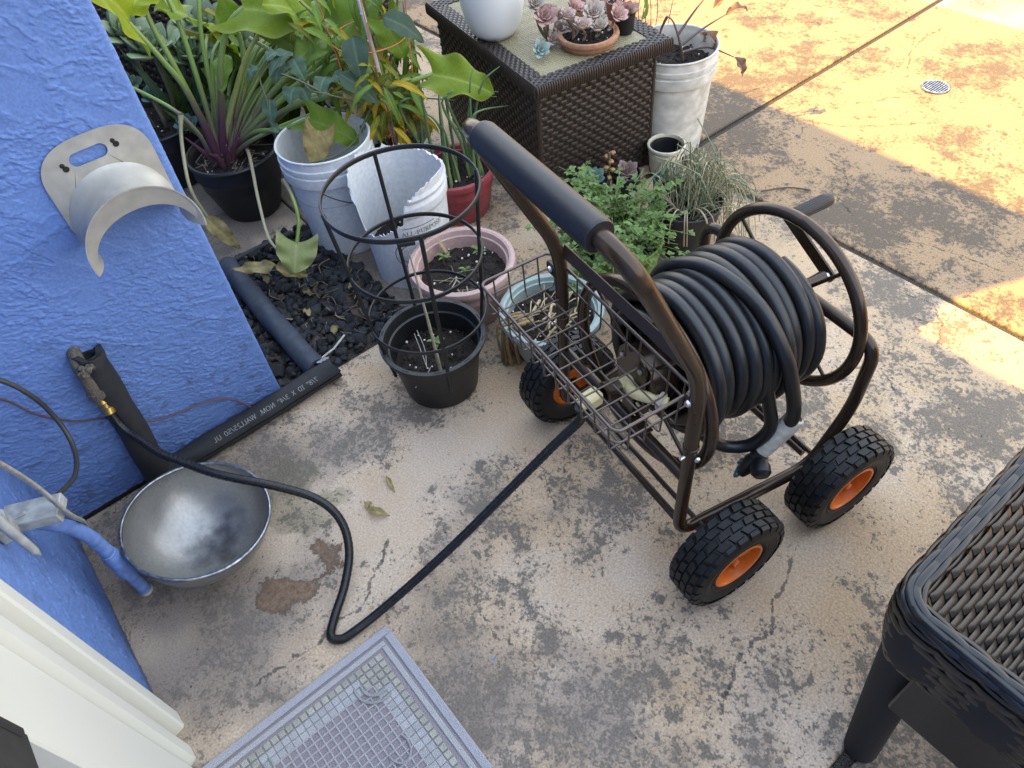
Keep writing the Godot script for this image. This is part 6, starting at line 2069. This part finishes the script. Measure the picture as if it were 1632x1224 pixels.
	# a few broad dark leaves high up
	for q in [[Vector3(-0.02, 0.66, 0.1), Vector3(0.07, 0.58, 0.16)], [Vector3(-0.1, 0.62, 0.05), Vector3(-0.14, 0.52, 0.12)], [Vector3(0.0, 0.7, 0.02), Vector3(0.1, 0.68, 0.08)]]:
		var b := MB.new()
		leaf(b, q[0], q[1], Vector3(-0.2, 0.9, 0.4), 0.075, "ovate", tint(LC.vine, 0.8), 0.15, 0.2, 0.004, 14, 6)
		obj("leaf", b, M.leaf, t)
	t = thing("plant_stake", "silver-grey plant stake standing in the round white pot", "plant stake", Vector3(1.035, 0.17, -2.015))
	var b := MB.new()
	b.tube(PackedVector3Array([Vector3.ZERO, Vector3(-0.012, 0.35, 0.0), Vector3(-0.035, 0.72, 0.0)]), 0.0062, 10)
	for k in 8: b.tube(PackedVector3Array([Vector3(-0.003 - k * 0.0035, 0.08 + k * 0.08, 0), Vector3(-0.003 - k * 0.0036, 0.084 + k * 0.08, 0)]), 0.0072, 10)
	obj("pole", b, mat(L(0.5, 0.52, 0.54), 0.5), t)
	t = thing("plant_cage", "rust-orange thin wire plant frame round the silver stake", "plant support", Vector3(1.03, 0.16, -2.03))
	for k in 4:
		var a := 0.5 + TAU * k / 4.0
		b = MB.new()
		b.tube(PackedVector3Array([Vector3(cos(a) * 0.07, 0, sin(a) * 0.07), Vector3(cos(a) * 0.105, 0.3, sin(a) * 0.105), Vector3(cos(a) * 0.13, 0.62, sin(a) * 0.13)]), 0.0017, 6)
		obj("upright", b, M.orangewire, t)
	for q in [[0.14, 0.088], [0.42, 0.115]]:
		b = MB.new()
		b.tube(circle(Vector3(0, q[0], 0), q[1], Vector3.RIGHT, Vector3.BACK, 36), 0.0016, 6, false, true)
		obj("hoop", b, M.orangewire, t)
	# green onions
	t = thing("green_onions", "clump of tubular green onion leaves growing in the red pot", "plant", Vector3(1.13, 0.13, -1.84))
	for k in 16:
		var q := Vector3(g.randf_range(-0.085, 0.07), 0, g.randf_range(-0.06, 0.07))
		var h := g.randf_range(0.18, 0.4)
		var ln := Vector3(g.randf_range(-0.05, 0.08), 0, g.randf_range(-0.06, 0.05))
		var tp := q + Vector3(0, h, 0) + ln * 1.4
		if k % 4 == 3: tp = q + Vector3(0.12, h * 0.75, 0.03)
		b = MB.new()
		var path := cr([q, q + Vector3(0, h * 0.4, 0) + ln * 0.2, q + Vector3(0, h * 0.85, 0) + ln * 0.7, tp], 6)
		var rr := []
		var cc := []
		for i in path.size():
			var f := i / float(path.size() - 1)
			rr.append(lerpf(0.0052, 0.0012, f * f) * g.randf_range(0.98, 1.02))
			cc.append(Color(0.24, 0.32, 0.12).lerp(Color(0.1, 0.18, 0.07), smoothstep(0.05, 0.4, f)))
		b.tube(path, rr, 8, true, false, cc)
		obj("leaf", b, M.stem, t)
	# succulents by the wall
	t = thing("succulent_clump", "clump of pale green succulent rosettes behind the wall edge", "plant", Vector3(0.52, 0.2, -2.78))
	for q in [[-0.05, 0.17, -0.02, 0.055, 14, 0], [-0.01, 0.13, 0.04, 0.05, 18, 1], [0.07, 0.24, -0.02, 0.13, 16, 0], [0.17, 0.20, 0.0, 0.14, 18, 0], [0.27, 0.24, -0.05, 0.13, 16, 0], [0.05, 0.02, 0.1, 0.055, 26, 1], [0.12, 0.05, 0.08, 0.05, 22, 1], [0.2, 0.06, 0.06, 0.08, 20, 0], [0.02, 0.30, -0.08, 0.11, 14, 0], [0.36, 0.16, -0.02, 0.1, 14, 0]]:
		b = MB.new()
		var c0 := Color(0.15, 0.2, 0.1) if q[5] == 0 else Color(0.1, 0.17, 0.13)
		rosette(b, Vector3(q[0], q[1], q[2]), Vector3(g.randf_range(-0.3, 0.3), 1, g.randf_range(0.1, 0.7)), q[3], q[4], c0, c0 * 1.35, g, 0.25, 0.85)
		obj("rosette", b, M.succ, t)
		b = MB.new()
		b.col = Color(0.17, 0.16, 0.09)
		b.tube(cr([Vector3(q[0], q[1], q[2]), Vector3(q[0] * 0.9, q[1] * 0.4, q[2] + 0.02), Vector3(q[0] * 0.6, 0, q[2] * 0.5)], 4), 0.007, 7)
		obj("stem", b, M.stem, t)
	# strap leaves between
	for k in 16:
		b = MB.new()
		var p0 := Vector3(g.randf_range(0.0, 0.42), 0.02, g.randf_range(-0.06, 0.1))
		leaf(b, p0, p0 + Vector3(g.randf_range(-0.12, 0.12), g.randf_range(0.12, 0.3), g.randf_range(-0.02, 0.12)), Vector3(0.1, 0.3, 1), 0.03, "lance", [Color(0.06, 0.1, 0.05), Color(0.09, 0.14, 0.07), Color(0.08, 0.12, 0.06)], 0.3, 0.3, 0.0, 10, 3)
		obj("strap_leaf", b, M.leaf, t)
	# echeverias on the table
	t = thing("rosette_succulents", "pink and grey-green rosettes crowding the terracotta bowl", "plant", Vector3(1.605, 0.478, -1.705))
	var pink := Color(0.46, 0.26, 0.22)
	var grey := Color(0.34, 0.37, 0.29)
	for q in [[-0.055, 0.045, 0.03, 0.042, 0], [-0.02, 0.07, -0.045, 0.045, 1], [0.02, 0.05, 0.0, 0.05, 2], [0.075, 0.04, 0.045, 0.042, 1], [-0.08, 0.075, -0.01, 0.035, 0], [0.05, 0.06, -0.05, 0.04, 1], [0.0, 0.03, 0.05, 0.04, 2], [-0.045, 0.03, -0.03, 0.035, 0]]:
		b = MB.new()
		var c0 := grey.lerp(pink, [0.4, 0.8, 0.15][q[4]])
		rosette(b, Vector3(q[0], q[1], q[2]), Vector3(g.randf_range(-0.5, 0.3), 1, g.randf_range(0.0, 0.8)), q[3], 24, c0, c0.lerp(pink, 0.55) * 1.1, g, 0.28, 0.8)
		obj("rosette", b, M.succ, t)
		b = MB.new()
		b.col = Color(0.2, 0.15, 0.1)
		b.tube(cr([Vector3(q[0], q[1], q[2]), Vector3(q[0] * 0.8 + 0.01, q[1] * 0.4, q[2] * 0.8), Vector3(q[0] * 0.7, 0, q[2] * 0.7)], 4), 0.0045, 7)
		obj("stem", b, M.stem, t)
	t = thing("trailing_succulent", "leggy pink and blue-green rosettes spilling beside the white planter", "plant", Vector3(1.50, 0.452, -1.82))
	for q in [[0.0, 0.085, 0.03, 0.05, 1, 26], [-0.06, 0.02, 0.075, 0.04, 3, 18], [0.04, 0.075, 0.0, 0.038, 1, 20], [0.06, 0.03, 0.035, 0.036, 0, 20], [0.015, 0.02, 0.05, 0.034, 0, 18], [0.085, 0.05, 0.0, 0.034, 0, 18], [-0.01, 0.12, 0.0, 0.04, 2, 20]]:
		b = MB.new()
		var c0 := Color(0.29, 0.37, 0.32) if q[4] == 3 else grey.lerp(pink, [0.35, 0.85, 0.1][q[4]])
		rosette(b, Vector3(q[0], q[1], q[2]), Vector3(-0.3, 0.9, 0.7), q[3], q[5], c0 * 0.9, c0 if q[4] == 3 else c0.lerp(pink, 0.6), g, 0.3, 0.85)
		obj("rosette", b, M.succ, t)
		b = MB.new()
		b.col = Color(0.22, 0.19, 0.12)
		b.tube(cr([Vector3(q[0], q[1], q[2]), Vector3(q[0] * 0.6 + 0.015, q[1] * 0.35, q[2] * 0.6), Vector3(0.03, 0.004, 0.01)], 5), 0.0055, 7)
		obj("stem", b, M.stem, t)
	t = thing("red_succulent", "red and green rosette in the small black pot on the table", "plant", Vector3(1.735, 0.503, -1.675))
	b = MB.new()
	rosette(b, Vector3(0, 0, 0), Vector3(0, 1, 0.2), 0.055, 16, Color(0.2, 0.2, 0.12), Color(0.33, 0.1, 0.09), g, 0.25, 0.95)
	obj("rosette", b, M.succ, t)
	# parsley
	t = thing("parsley", "mass of small bright green parsley leaves spilling over the green pot", "herb", Vector3(1.26, 0.12, -1.235))
	var lb := MB.new()
	var stb := MB.new()
	for k in 135:
		var a := g.randf() * TAU
		var rr := 0.12 * sqrt(g.randf())
		var q := Vector3(cos(a) * rr * 0.7, 0.0, sin(a) * rr * 0.7)
		var outw := Vector3(cos(a), 0, sin(a)) * g.randf_range(0.02, 0.19)
		var h := g.randf_range(0.04, 0.18) * (1.0 - rr * 1.5)
		if k < 8: h = g.randf_range(0.12, 0.2); outw = Vector3(-0.05, 0, -0.14)
		if k > 96:
			outw = Vector3(cos(a), 0, absf(sin(a)) * 0.9) * g.randf_range(0.14, 0.24)
			h = g.randf_range(-0.06, 0.03)
		var tip := q + outw + Vector3(0, h, 0)
		var path := cr([q, q + outw * 0.35 + Vector3(0, maxf(h, 0.05) * 0.8, 0), tip], 5)
		stb.col = Color(0.14, 0.22, 0.06)
		stb.tube(path, 0.0012, 4, false)
		for m in g.randi_range(6, 10):
			var f := g.randf_range(0.45, 1.0)
			var p0 := path[int(f * (path.size() - 1))]
			var d := Vector3(g.randfn(), g.randfn() * 0.35 + 0.1, g.randfn()).normalized()
			var l := g.randf_range(0.011, 0.022)
			var c: Array = tint(LC.herb if g.randf() < 0.6 else LC.herb2, g.randf_range(0.7, 1.25))
			var upv := Vector3(g.randf_range(-0.4, 0.4), 1, g.randf_range(-0.2, 0.5))
			p0 += d * 0.006
			leaf(lb, p0, p0 + d * l, upv, l * 0.75, "ovate", c, 0.1, 0.15, 0.0, 4, 2)
			var sd := d.cross(upv).normalized()
			for s2 in [-1.0, 1.0]:
				leaf(lb, p0, p0 + (d * 0.45 + sd * s2 * 0.75) * l, upv, l * 0.6, "ovate", c, 0.1, 0.15, 0.0, 4, 2)
	obj("leaves", lb, M.leaf, t, "stuff")
	obj("stems", stb, M.stem, t, "stuff")
	# wispy grass
	t = thing("wispy_grass", "tangle of thin pale dry grass trailing over the black pot", "plant", Vector3(1.52, 0.115, -1.19))
	lb = MB.new()
	for k in 190:
		var a := g.randf_range(-1.9, 1.4)
		var q := Vector3(0.03 + g.randf_range(-0.05, 0.07), 0, g.randf_range(-0.07, 0.06))
		var outw := Vector3(cos(a), 0, sin(a)) * g.randf_range(0.05, 0.17)
		var h := g.randf_range(0.03, 0.15)
		var c := Color(0.36, 0.37, 0.2).lerp(Color(0.5, 0.42, 0.25), g.randf()) * g.randf_range(0.6, 1.15)
		if g.randf() < 0.25: c = Color(0.14, 0.2, 0.12)
		lb.col = c
		var e := q + outw + Vector3(g.randf_range(-0.04, 0.04), h - g.randf_range(0.06, 0.24), g.randf_range(-0.04, 0.04))
		lb.tube(cr([q, q + outw * 0.4 + Vector3(0, h, 0), q + outw * 0.8 + Vector3(0, h * 0.8, 0), e], 4), g.randf_range(0.0008, 0.0017), 4, false)
	for k in 6:
		lb.col = Color(0.17, 0.22, 0.12)
		var q := Vector3(g.randf_range(0.0, 0.1), 0, g.randf_range(-0.05, 0.05))
		lb.tube(cr([q, q + Vector3(0.03, 0.12, -0.03), q + Vector3(g.randf_range(-0.1, 0.1), g.randf_range(0.16, 0.26), g.randf_range(-0.15, 0.05))], 5), 0.0018, 5, false)
	obj("blades", lb, M.stem, t, "stuff")
	lb = MB.new()
	for k in 9:
		lb.col = Color(0.34, 0.27, 0.18) * g.randf_range(0.7, 1.2)
		var a := 1.5 + g.randf_range(0.0, 2.6)
		lb.tube(cr([Vector3(cos(a) * 0.02, 0.01, sin(a) * 0.02), Vector3(cos(a) * 0.07, 0.06, sin(a) * 0.07), Vector3(cos(a) * 0.12, 0.05, sin(a) * 0.12), Vector3(cos(a) * 0.13, -0.02, sin(a) * 0.14)], 5), 0.0022, 5)
	obj("dry_stalks", lb, M.stem, t, "stuff")
	# small succulents by the table
	for q in [[Vector3(1.47, 0.085, -1.545), 0.055, 26, Color(0.1, 0.18, 0.15), Color(0.13, 0.22, 0.19), "spiky_succulent", "blue-green spiky rosette low against the wicker table"],
			[Vector3(1.585, 0.08, -1.50), 0.05, 28, Color(0.2, 0.13, 0.12), Color(0.26, 0.17, 0.15), "purple_succulent", "dusky purple rosette low beside the wicker table"],
			[Vector3(1.66, 0.075, -1.385), 0.05, 20, Color(0.12, 0.2, 0.12), Color(0.16, 0.24, 0.16), "green_succulent", "green strappy succulent in the small teal pot"]]:
		t = thing(q[5], q[6], "plant", q[0])
		b = MB.new()
		rosette(b, Vector3.ZERO, Vector3(-0.2, 1, 0.3), q[1], q[2], q[3], q[4], g, 0.3, 0.75)
		obj("rosette", b, M.succ, t)
	t = thing("yellow_succulent", "little upright succulent with orange-yellow plump leaves by the table", "plant", Vector3(1.535, 0.07, -1.53))
	b = MB.new()
	for k in 9:
		b.col = Color(0.45, 0.33, 0.12).lerp(Color(0.45, 0.2, 0.1), k / 9.0)
		b.blob(Vector3(0.012 * cos(k * 2.4), 0.012 * k, 0.012 * sin(k * 2.4)), Vector3(0.011, 0.007, 0.009), g, 0.1)
	obj("leaves", b, M.succ, t)
	b = MB.new()
	b.col = Color(0.2, 0.18, 0.1)
	b.tube(PackedVector3Array([Vector3(0, -0.07, 0), Vector3(0, 0.1, 0)]), 0.004, 6)
	obj("stem", b, M.stem, t)
	# dead twig in the weathered bucket
	t = thing("dead_sapling", "dead brown sapling with curled leaves in the weathered bucket", "plant", Vector3(1.945, 0.3, -1.60))
	var twigs := [[Vector3(0, 0, 0), Vector3(-0.015, 0.07, -0.01), Vector3(-0.03, 0.13, -0.03), Vector3(-0.045, 0.15, -0.045)], [Vector3(-0.045, 0.15, -0.045), Vector3(-0.055, 0.1, -0.06), Vector3(-0.06, 0.05, -0.05)], [Vector3(-0.02, 0.09, -0.015), Vector3(0.03, 0.15, 0.0), Vector3(0.09, 0.20, 0.01)], [Vector3(-0.01, 0.06, 0.0), Vector3(0.05, 0.10, 0.03), Vector3(0.12, 0.13, 0.06)], [Vector3(0.0, 0.03, 0.0), Vector3(0.06, 0.04, 0.05), Vector3(0.13, 0.0, 0.11)]]
	for w in twigs:
		b = MB.new()
		b.col = Color(0.13, 0.08, 0.07)
		var path := cr(w, 5)
		var rr := []
		for i in path.size(): rr.append(lerpf(0.0052, 0.0018, i / float(path.size() - 1)))
		b.tube(path, rr, 7)
		obj("twig", b, M.stem, t)
	for q in [[Vector3(0.12, 0.13, 0.06), Vector3(0.2, 0.135, 0.09), 0.03], [Vector3(0.09, 0.15, 0.03), Vector3(0.16, 0.175, 0.04), 0.025], [Vector3(0.13, 0.0, 0.11), Vector3(0.15, -0.06, 0.15), 0.035], [Vector3(0.05, 0.09, 0.04), Vector3(0.09, 0.03, 0.06), 0.04], [Vector3(0.04, 0.09, 0.03), Vector3(0.06, 0.05, 0.03), 0.03]]:
		b = MB.new()
		leaf(b, q[0], q[1], Vector3(-0.3, 0.9, 0.3), q[2], "lance", [Color(0.24, 0.15, 0.1), Color(0.2, 0.12, 0.08), Color(0.28, 0.18, 0.12)], 0.3, 0.9, 0.006, 12, 5)
		obj("dead_leaf", b, M.dryleaf, t)
	t = thing("green_sprig", "thin green sprigs standing behind the wicker table corner", "plant", Vector3(1.97, 0.25, -1.78))
	for k in 7:
		b = MB.new()
		b.col = Color(0.26, 0.26, 0.17)
		var q := Vector3(g.randf_range(-0.06, 0.05), 0.05, g.randf_range(-0.06, 0.05))
		b.tube(cr([q, q + Vector3(g.randf_range(-0.03, 0.03), 0.12, 0.0), q + Vector3(g.randf_range(-0.05, 0.07), g.randf_range(0.2, 0.3), g.randf_range(-0.05, 0.05))], 5), 0.0017, 5)
		obj("sprig", b, M.stem, t)
	for k in 5:
		b = MB.new()
		var p0 := Vector3(-0.08 + 0.015 * k, 0.12 + 0.035 * k, 0.02)
		leaf(b, p0, p0 + Vector3(0.02 * (1 if k % 2 else -1), 0.05, 0.01), Vector3(0, 0.3, 1), 0.022, "ovate", LC.herb2, 0.1, 0.3, 0.0, 8, 3)
		obj("leaf", b, M.leaf, t)
	# added leaves, tinted dim to stand in for the shade behind the pots
	t = thing("added_leaf_clump", "added clump of dim strap leaves standing in for shade behind the pots by the bench", "plant", Vector3(0.95, 0, -2.68))
	for k in 130:
		b = MB.new()
		var p0 := Vector3(g.randf_range(-0.3, 0.42), 0.0, g.randf_range(-0.2, 0.12))
		var d := Vector3(g.randf_range(-0.16, 0.16), g.randf_range(0.14, 0.42), g.randf_range(-0.06, 0.16))
		leaf(b, p0, p0 + d, Vector3(g.randf_range(-0.3, 0.3), 0.3, 1), g.randf_range(0.022, 0.05), "lance", tint(LC.lance, g.randf_range(0.35, 0.9)), 0.35, 0.3, 0.0, 9, 3)
		obj("leaf", b, M.leaf, t)
	seedlings(g)

func seedlings(g: RandomNumberGenerator) -> void:
	for q in [[Vector3(0.93, 0.138, -1.46), 0.026, "seedling with narrow pointed leaves at the right of the pink pot"], [Vector3(0.85, 0.138, -1.42), 0.018, "smallest seedling at the middle of the pink pot"], [Vector3(0.84, 0.138, -1.51), 0.024, "round-leaved seedling next to the wooden tag in the pink pot"], [Vector3(0.635, 0.108, -1.27), 0.026, "leafy seedling in the black nursery pot under the hoops"]]:
		var t := thing("seedling", q[2], "plant", q[0])
		var b := MB.new()
		b.col = Color(0.14, 0.22, 0.06)
		b.tube(PackedVector3Array([Vector3(0, -0.01, 0), Vector3(0.002, 0.012, 0), Vector3(0.003, 0.022, 0.002)]), 0.0013, 6)
		obj("stem", b, M.stem, t)
		for k in 6:
			b = MB.new()
			var a := k * 1.9 + g.randf()
			var p0 := Vector3(0.003, 0.014 + 0.003 * k * 0.6, 0.001)
			leaf(b, p0, p0 + Vector3(cos(a), 0.35, sin(a)) * q[1], Vector3.UP, q[1] * 0.45, "ovate", tint(LC.herb2, g.randf_range(0.8, 1.2)), 0.1, 0.2, 0.0, 8, 3)
			obj("leaf", b, M.leaf, t)

func litter() -> void:
	var g := RandomNumberGenerator.new()
	g.seed = 31
	# wooden tag
	var b := MB.new()
	b.box(Transform3D(Basis.from_euler(Vector3(-0.35, 0.5, 0.1)), Vector3(0.865, 0.155, -1.535)), Vector3(0.014, 0.07, 0.002), 0.0008)
	tag(obj("plant_tag", b, M.wood), "small wooden plant tag stuck in the pink pot", "plant tag")
	# straws and stalks in the pots
	var straw := mat(Color.WHITE, 0.8, 0, {"vc": true, "tex": "cloud", "s": 14.0})
	b = MB.new()
	b.col = Color(0.42, 0.35, 0.22)
	b.tube(PackedVector3Array([Vector3(0.585, 0.085, -1.175), Vector3(0.604, 0.25, -1.22), Vector3(0.625, 0.44, -1.28)]), [0.0055, 0.004, 0.0015], 8)
	tag(obj("dry_stalk", b, straw), "tall split dry stalk standing in the black nursery pot", "stalk")
	b = MB.new()
	b.col = Color(0.45, 0.42, 0.36)
	for q in [[Vector3(0.57, 0.11, -1.22), Vector3(0.585, 0.12, -1.26), Vector3(0.60, 0.155, -1.31)], [Vector3(0.575, 0.11, -1.23), Vector3(0.6, 0.13, -1.27), Vector3(0.612, 0.155, -1.315)], [Vector3(0.58, 0.108, -1.22), Vector3(0.55, 0.11, -1.2), Vector3(0.51, 0.108, -1.19)]]:
		b.tube(cr(q, 5), 0.0012, 5)
	tag(obj("dry_roots", b, straw), "thin pale forked rootlets in the black nursery pot", "roots")
	b = MB.new()
	for k in 16:
		b.col = Color(0.45, 0.38, 0.26) * g.randf_range(0.6, 1.15)
		var q := Vector3(0.79 + g.randf_range(-0.04, 0.05), 0.142, -1.39 + g.randf_range(-0.06, 0.06))
		var a := g.randf() * TAU
		var l := g.randf_range(0.02, 0.06)
		b.tube(PackedVector3Array([q, q + Vector3(cos(a) * l, 0.006, sin(a) * l)]), g.randf_range(0.0008, 0.0025), 5)
	tag(obj("straw_bits", b, straw, self, "stuff"), "dry straw bits lying on the soil of the pink pot", "straw")
	b = MB.new()
	for k in 34:
		b.col = Color(0.55, 0.42, 0.24) * g.randf_range(0.55, 1.15)
		var q := Vector3(0.875 + g.randf_range(-0.05, 0.1), 0.128 + g.randf_range(0, 0.025), -1.10 + g.randf_range(-0.07, 0.05))
		var a := g.randf_range(-0.9, 0.7)
		var l := g.randf_range(0.03, 0.11)
		var w := g.randf_range(0.001, 0.0042)
		b.tube(cr([q, q + Vector3(cos(a) * l * 0.5, g.randf_range(0.0, 0.02), sin(a) * l * 0.5), q + Vector3(cos(a) * l, 0, sin(a) * l)], 4), [w, w, w, w, w, w, w, w, w * 0.3], 5)
	tag(obj("dry_stalks", b, straw, self, "stuff"), "pile of dry tan stalks on the soil of the pale teal pot", "stalks")
	# dried bundle hanging over the teal pot's side
	b = MB.new()
	for k in 12:
		b.col = Color(0.42, 0.29, 0.13) * g.randf_range(0.6, 1.2)
		var q := Vector3(0.80 + g.randf_range(-0.015, 0.03), 0.15, -1.16 + g.randf_range(-0.03, 0.02))
		b.tube(cr([q + Vector3(0.04, 0.006, 0.02), q, q + Vector3(-0.012, -0.06, 0.0), q + Vector3(g.randf_range(-0.02, 0.02), -0.145, g.randf_range(-0.02, 0.02))], 4), g.randf_range(0.003, 0.007), 5)
	tag(obj("withered_leaves", b, M.dryleaf), "withered brown leaves hanging between the pink and teal pots", "dead leaves")
	# fallen leaves on the slab
	for q in [[Vector3(0.235, 0.006, -1.03), Vector3(0.27, 0.006, -0.985), 0.02, "curled pale dead leaf on the concrete right of the hose bend"], [Vector3(0.325, 0.005, -1.085), Vector3(0.315, 0.005, -1.03), 0.012, "narrow twisted dead leaf lying above the curled one"], [Vector3(0.255, 0.005, -1.05), Vector3(0.235, 0.005, -1.035), 0.018, "tiny pale leaf scrap touching the curled dead leaf"], [Vector3(0.215, 0.005, -1.52), Vector3(0.26, 0.006, -1.435), 0.02, "dead leaf lying under the printed foam sleeve"]]:
		b = MB.new()
		leaf(b, q[0], q[1], Vector3.UP, q[2], "lance", LC.tan, 0.2, 0.9, 0.003, 12, 4)
		tag(obj("dead_leaf", b, M.dryleaf), q[3], "leaf")
	b = MB.new()
	b.col = Color(0.6, 0.57, 0.5)
	b.tube(PackedVector3Array([Vector3(0.405, 0.028, -1.535), Vector3(0.45, 0.026, -1.545), Vector3(0.50, 0.032, -1.565)]), 0.0032, 8)
	tag(obj("white_stick", b, straw), "short white stick at the end of the foam sleeve", "stick")
	b = MB.new()
	b.col = Color(0.07, 0.065, 0.06)
	b.tube(PackedVector3Array([Vector3(0.38, 0.022, -2.14), Vector3(0.5, 0.024, -2.135), Vector3(0.625, 0.026, -2.125)]), 0.0085, 10)
	tag(obj("dark_stick", b, straw), "straight dark stick lying across the back of the lava rock", "stick")
	# dry bits on the rock bed
	b = MB.new()
	for k in 90:
		b.col = Color(0.3, 0.19, 0.1).lerp(Color(0.42, 0.34, 0.22), g.randf()) * g.randf_range(0.5, 1.1)
		var q := Vector3(g.randf_range(0.4, 0.7), 0.018, g.randf_range(-2.13, -1.54))
		var a := g.randf() * TAU
		var l := g.randf_range(0.015, 0.07)
		b.tube(cr([q, q + Vector3(cos(a) * l * 0.5, 0.006, sin(a) * l * 0.5), q + Vector3(cos(a + 0.5) * l, 0.0, sin(a + 0.5) * l)], 3), g.randf_range(0.0006, 0.0016), 4, false)
	tag(obj("dry_stems", b, straw, self, "stuff"), "thin dry stems scattered over the black lava rock", "dry stems")
	var spots := [Vector3(0.47, 0.022, -1.72), Vector3(0.52, 0.022, -1.80), Vector3(0.62, 0.022, -1.75), Vector3(0.55, 0.022, -1.9), Vector3(0.44, 0.022, -1.95), Vector3(0.48, 0.022, -1.6)]
	for i in spots.size():
		b = MB.new()
		var a := g.randf() * TAU
		leaf(b, spots[i], spots[i] + Vector3(cos(a), 0.1, sin(a)) * 0.04, Vector3(0.3, 1, 0.4), 0.022, "lance", tint(LC.tan, [1.0, 0.5, 0.8, 0.6, 0.45, 0.7][i]), 0.2, 0.5, 0.005, 10, 4)
		tag(obj("dead_leaf", b, M.dryleaf), ["pale tan dead leaf nearest the blue-grey foam sleeve on the lava rock", "dark brown dead leaf in the middle of the lava rock", "dead leaf on the lava rock next to the broken bucket", "brown dead leaf on the lava rock between the two white buckets", "darkest dead leaf at the back of the lava rock by the stick", "dead leaf on the lava rock near the end of the foam sleeve"][i], "leaf", "dead leaves on the lava rock")
	# twig on the far slab
	b = MB.new()
	b.col = Color(0.12, 0.09, 0.06)
	b.tube(cr([Vector3(1.905, 0.004, -1.18), Vector3(1.98, 0.005, -1.13), Vector3(2.02, 0.004, -1.07)], 4), 0.0022, 5)
	tag(obj("twig", b, straw), "small dark twig lying on the shaded slab behind the reel", "twig")
	b = MB.new()
	for k in 160:
		b.col = Color(0.09, 0.08, 0.07) if g.randf() < 0.6 else Color(0.5, 0.48, 0.44)
		var q := Vector3(g.randf_range(-0.3, 1.85), 0.001, g.randf_range(-1.48, 0.0))
		if g.randf() < 0.35: q = Vector3(g.randf_range(-0.33, 0.25), 0.001, g.randf_range(-1.49, -1.38))
		var s := g.randf_range(0.0009, 0.0026)
		b.blob(q, Vector3(s, s * 0.6, s), g, 0.3, Basis(), 2)
	tag(obj("grit", b, straw, self, "stuff"), "scattered specks of grit on the concrete", "grit")
	b = MB.new()
	b.col = Color(0.2, 0.35, 0.75)
	b.box(Transform3D(Basis(Vector3.UP, 0.6), Vector3(0.243, 0.001, -0.55)), Vector3(0.004, 0.001, 0.008), 0.0002)
	tag(obj("blue_chip", b, straw), "tiny flake of blue paint on the concrete near the mat", "paint chip")
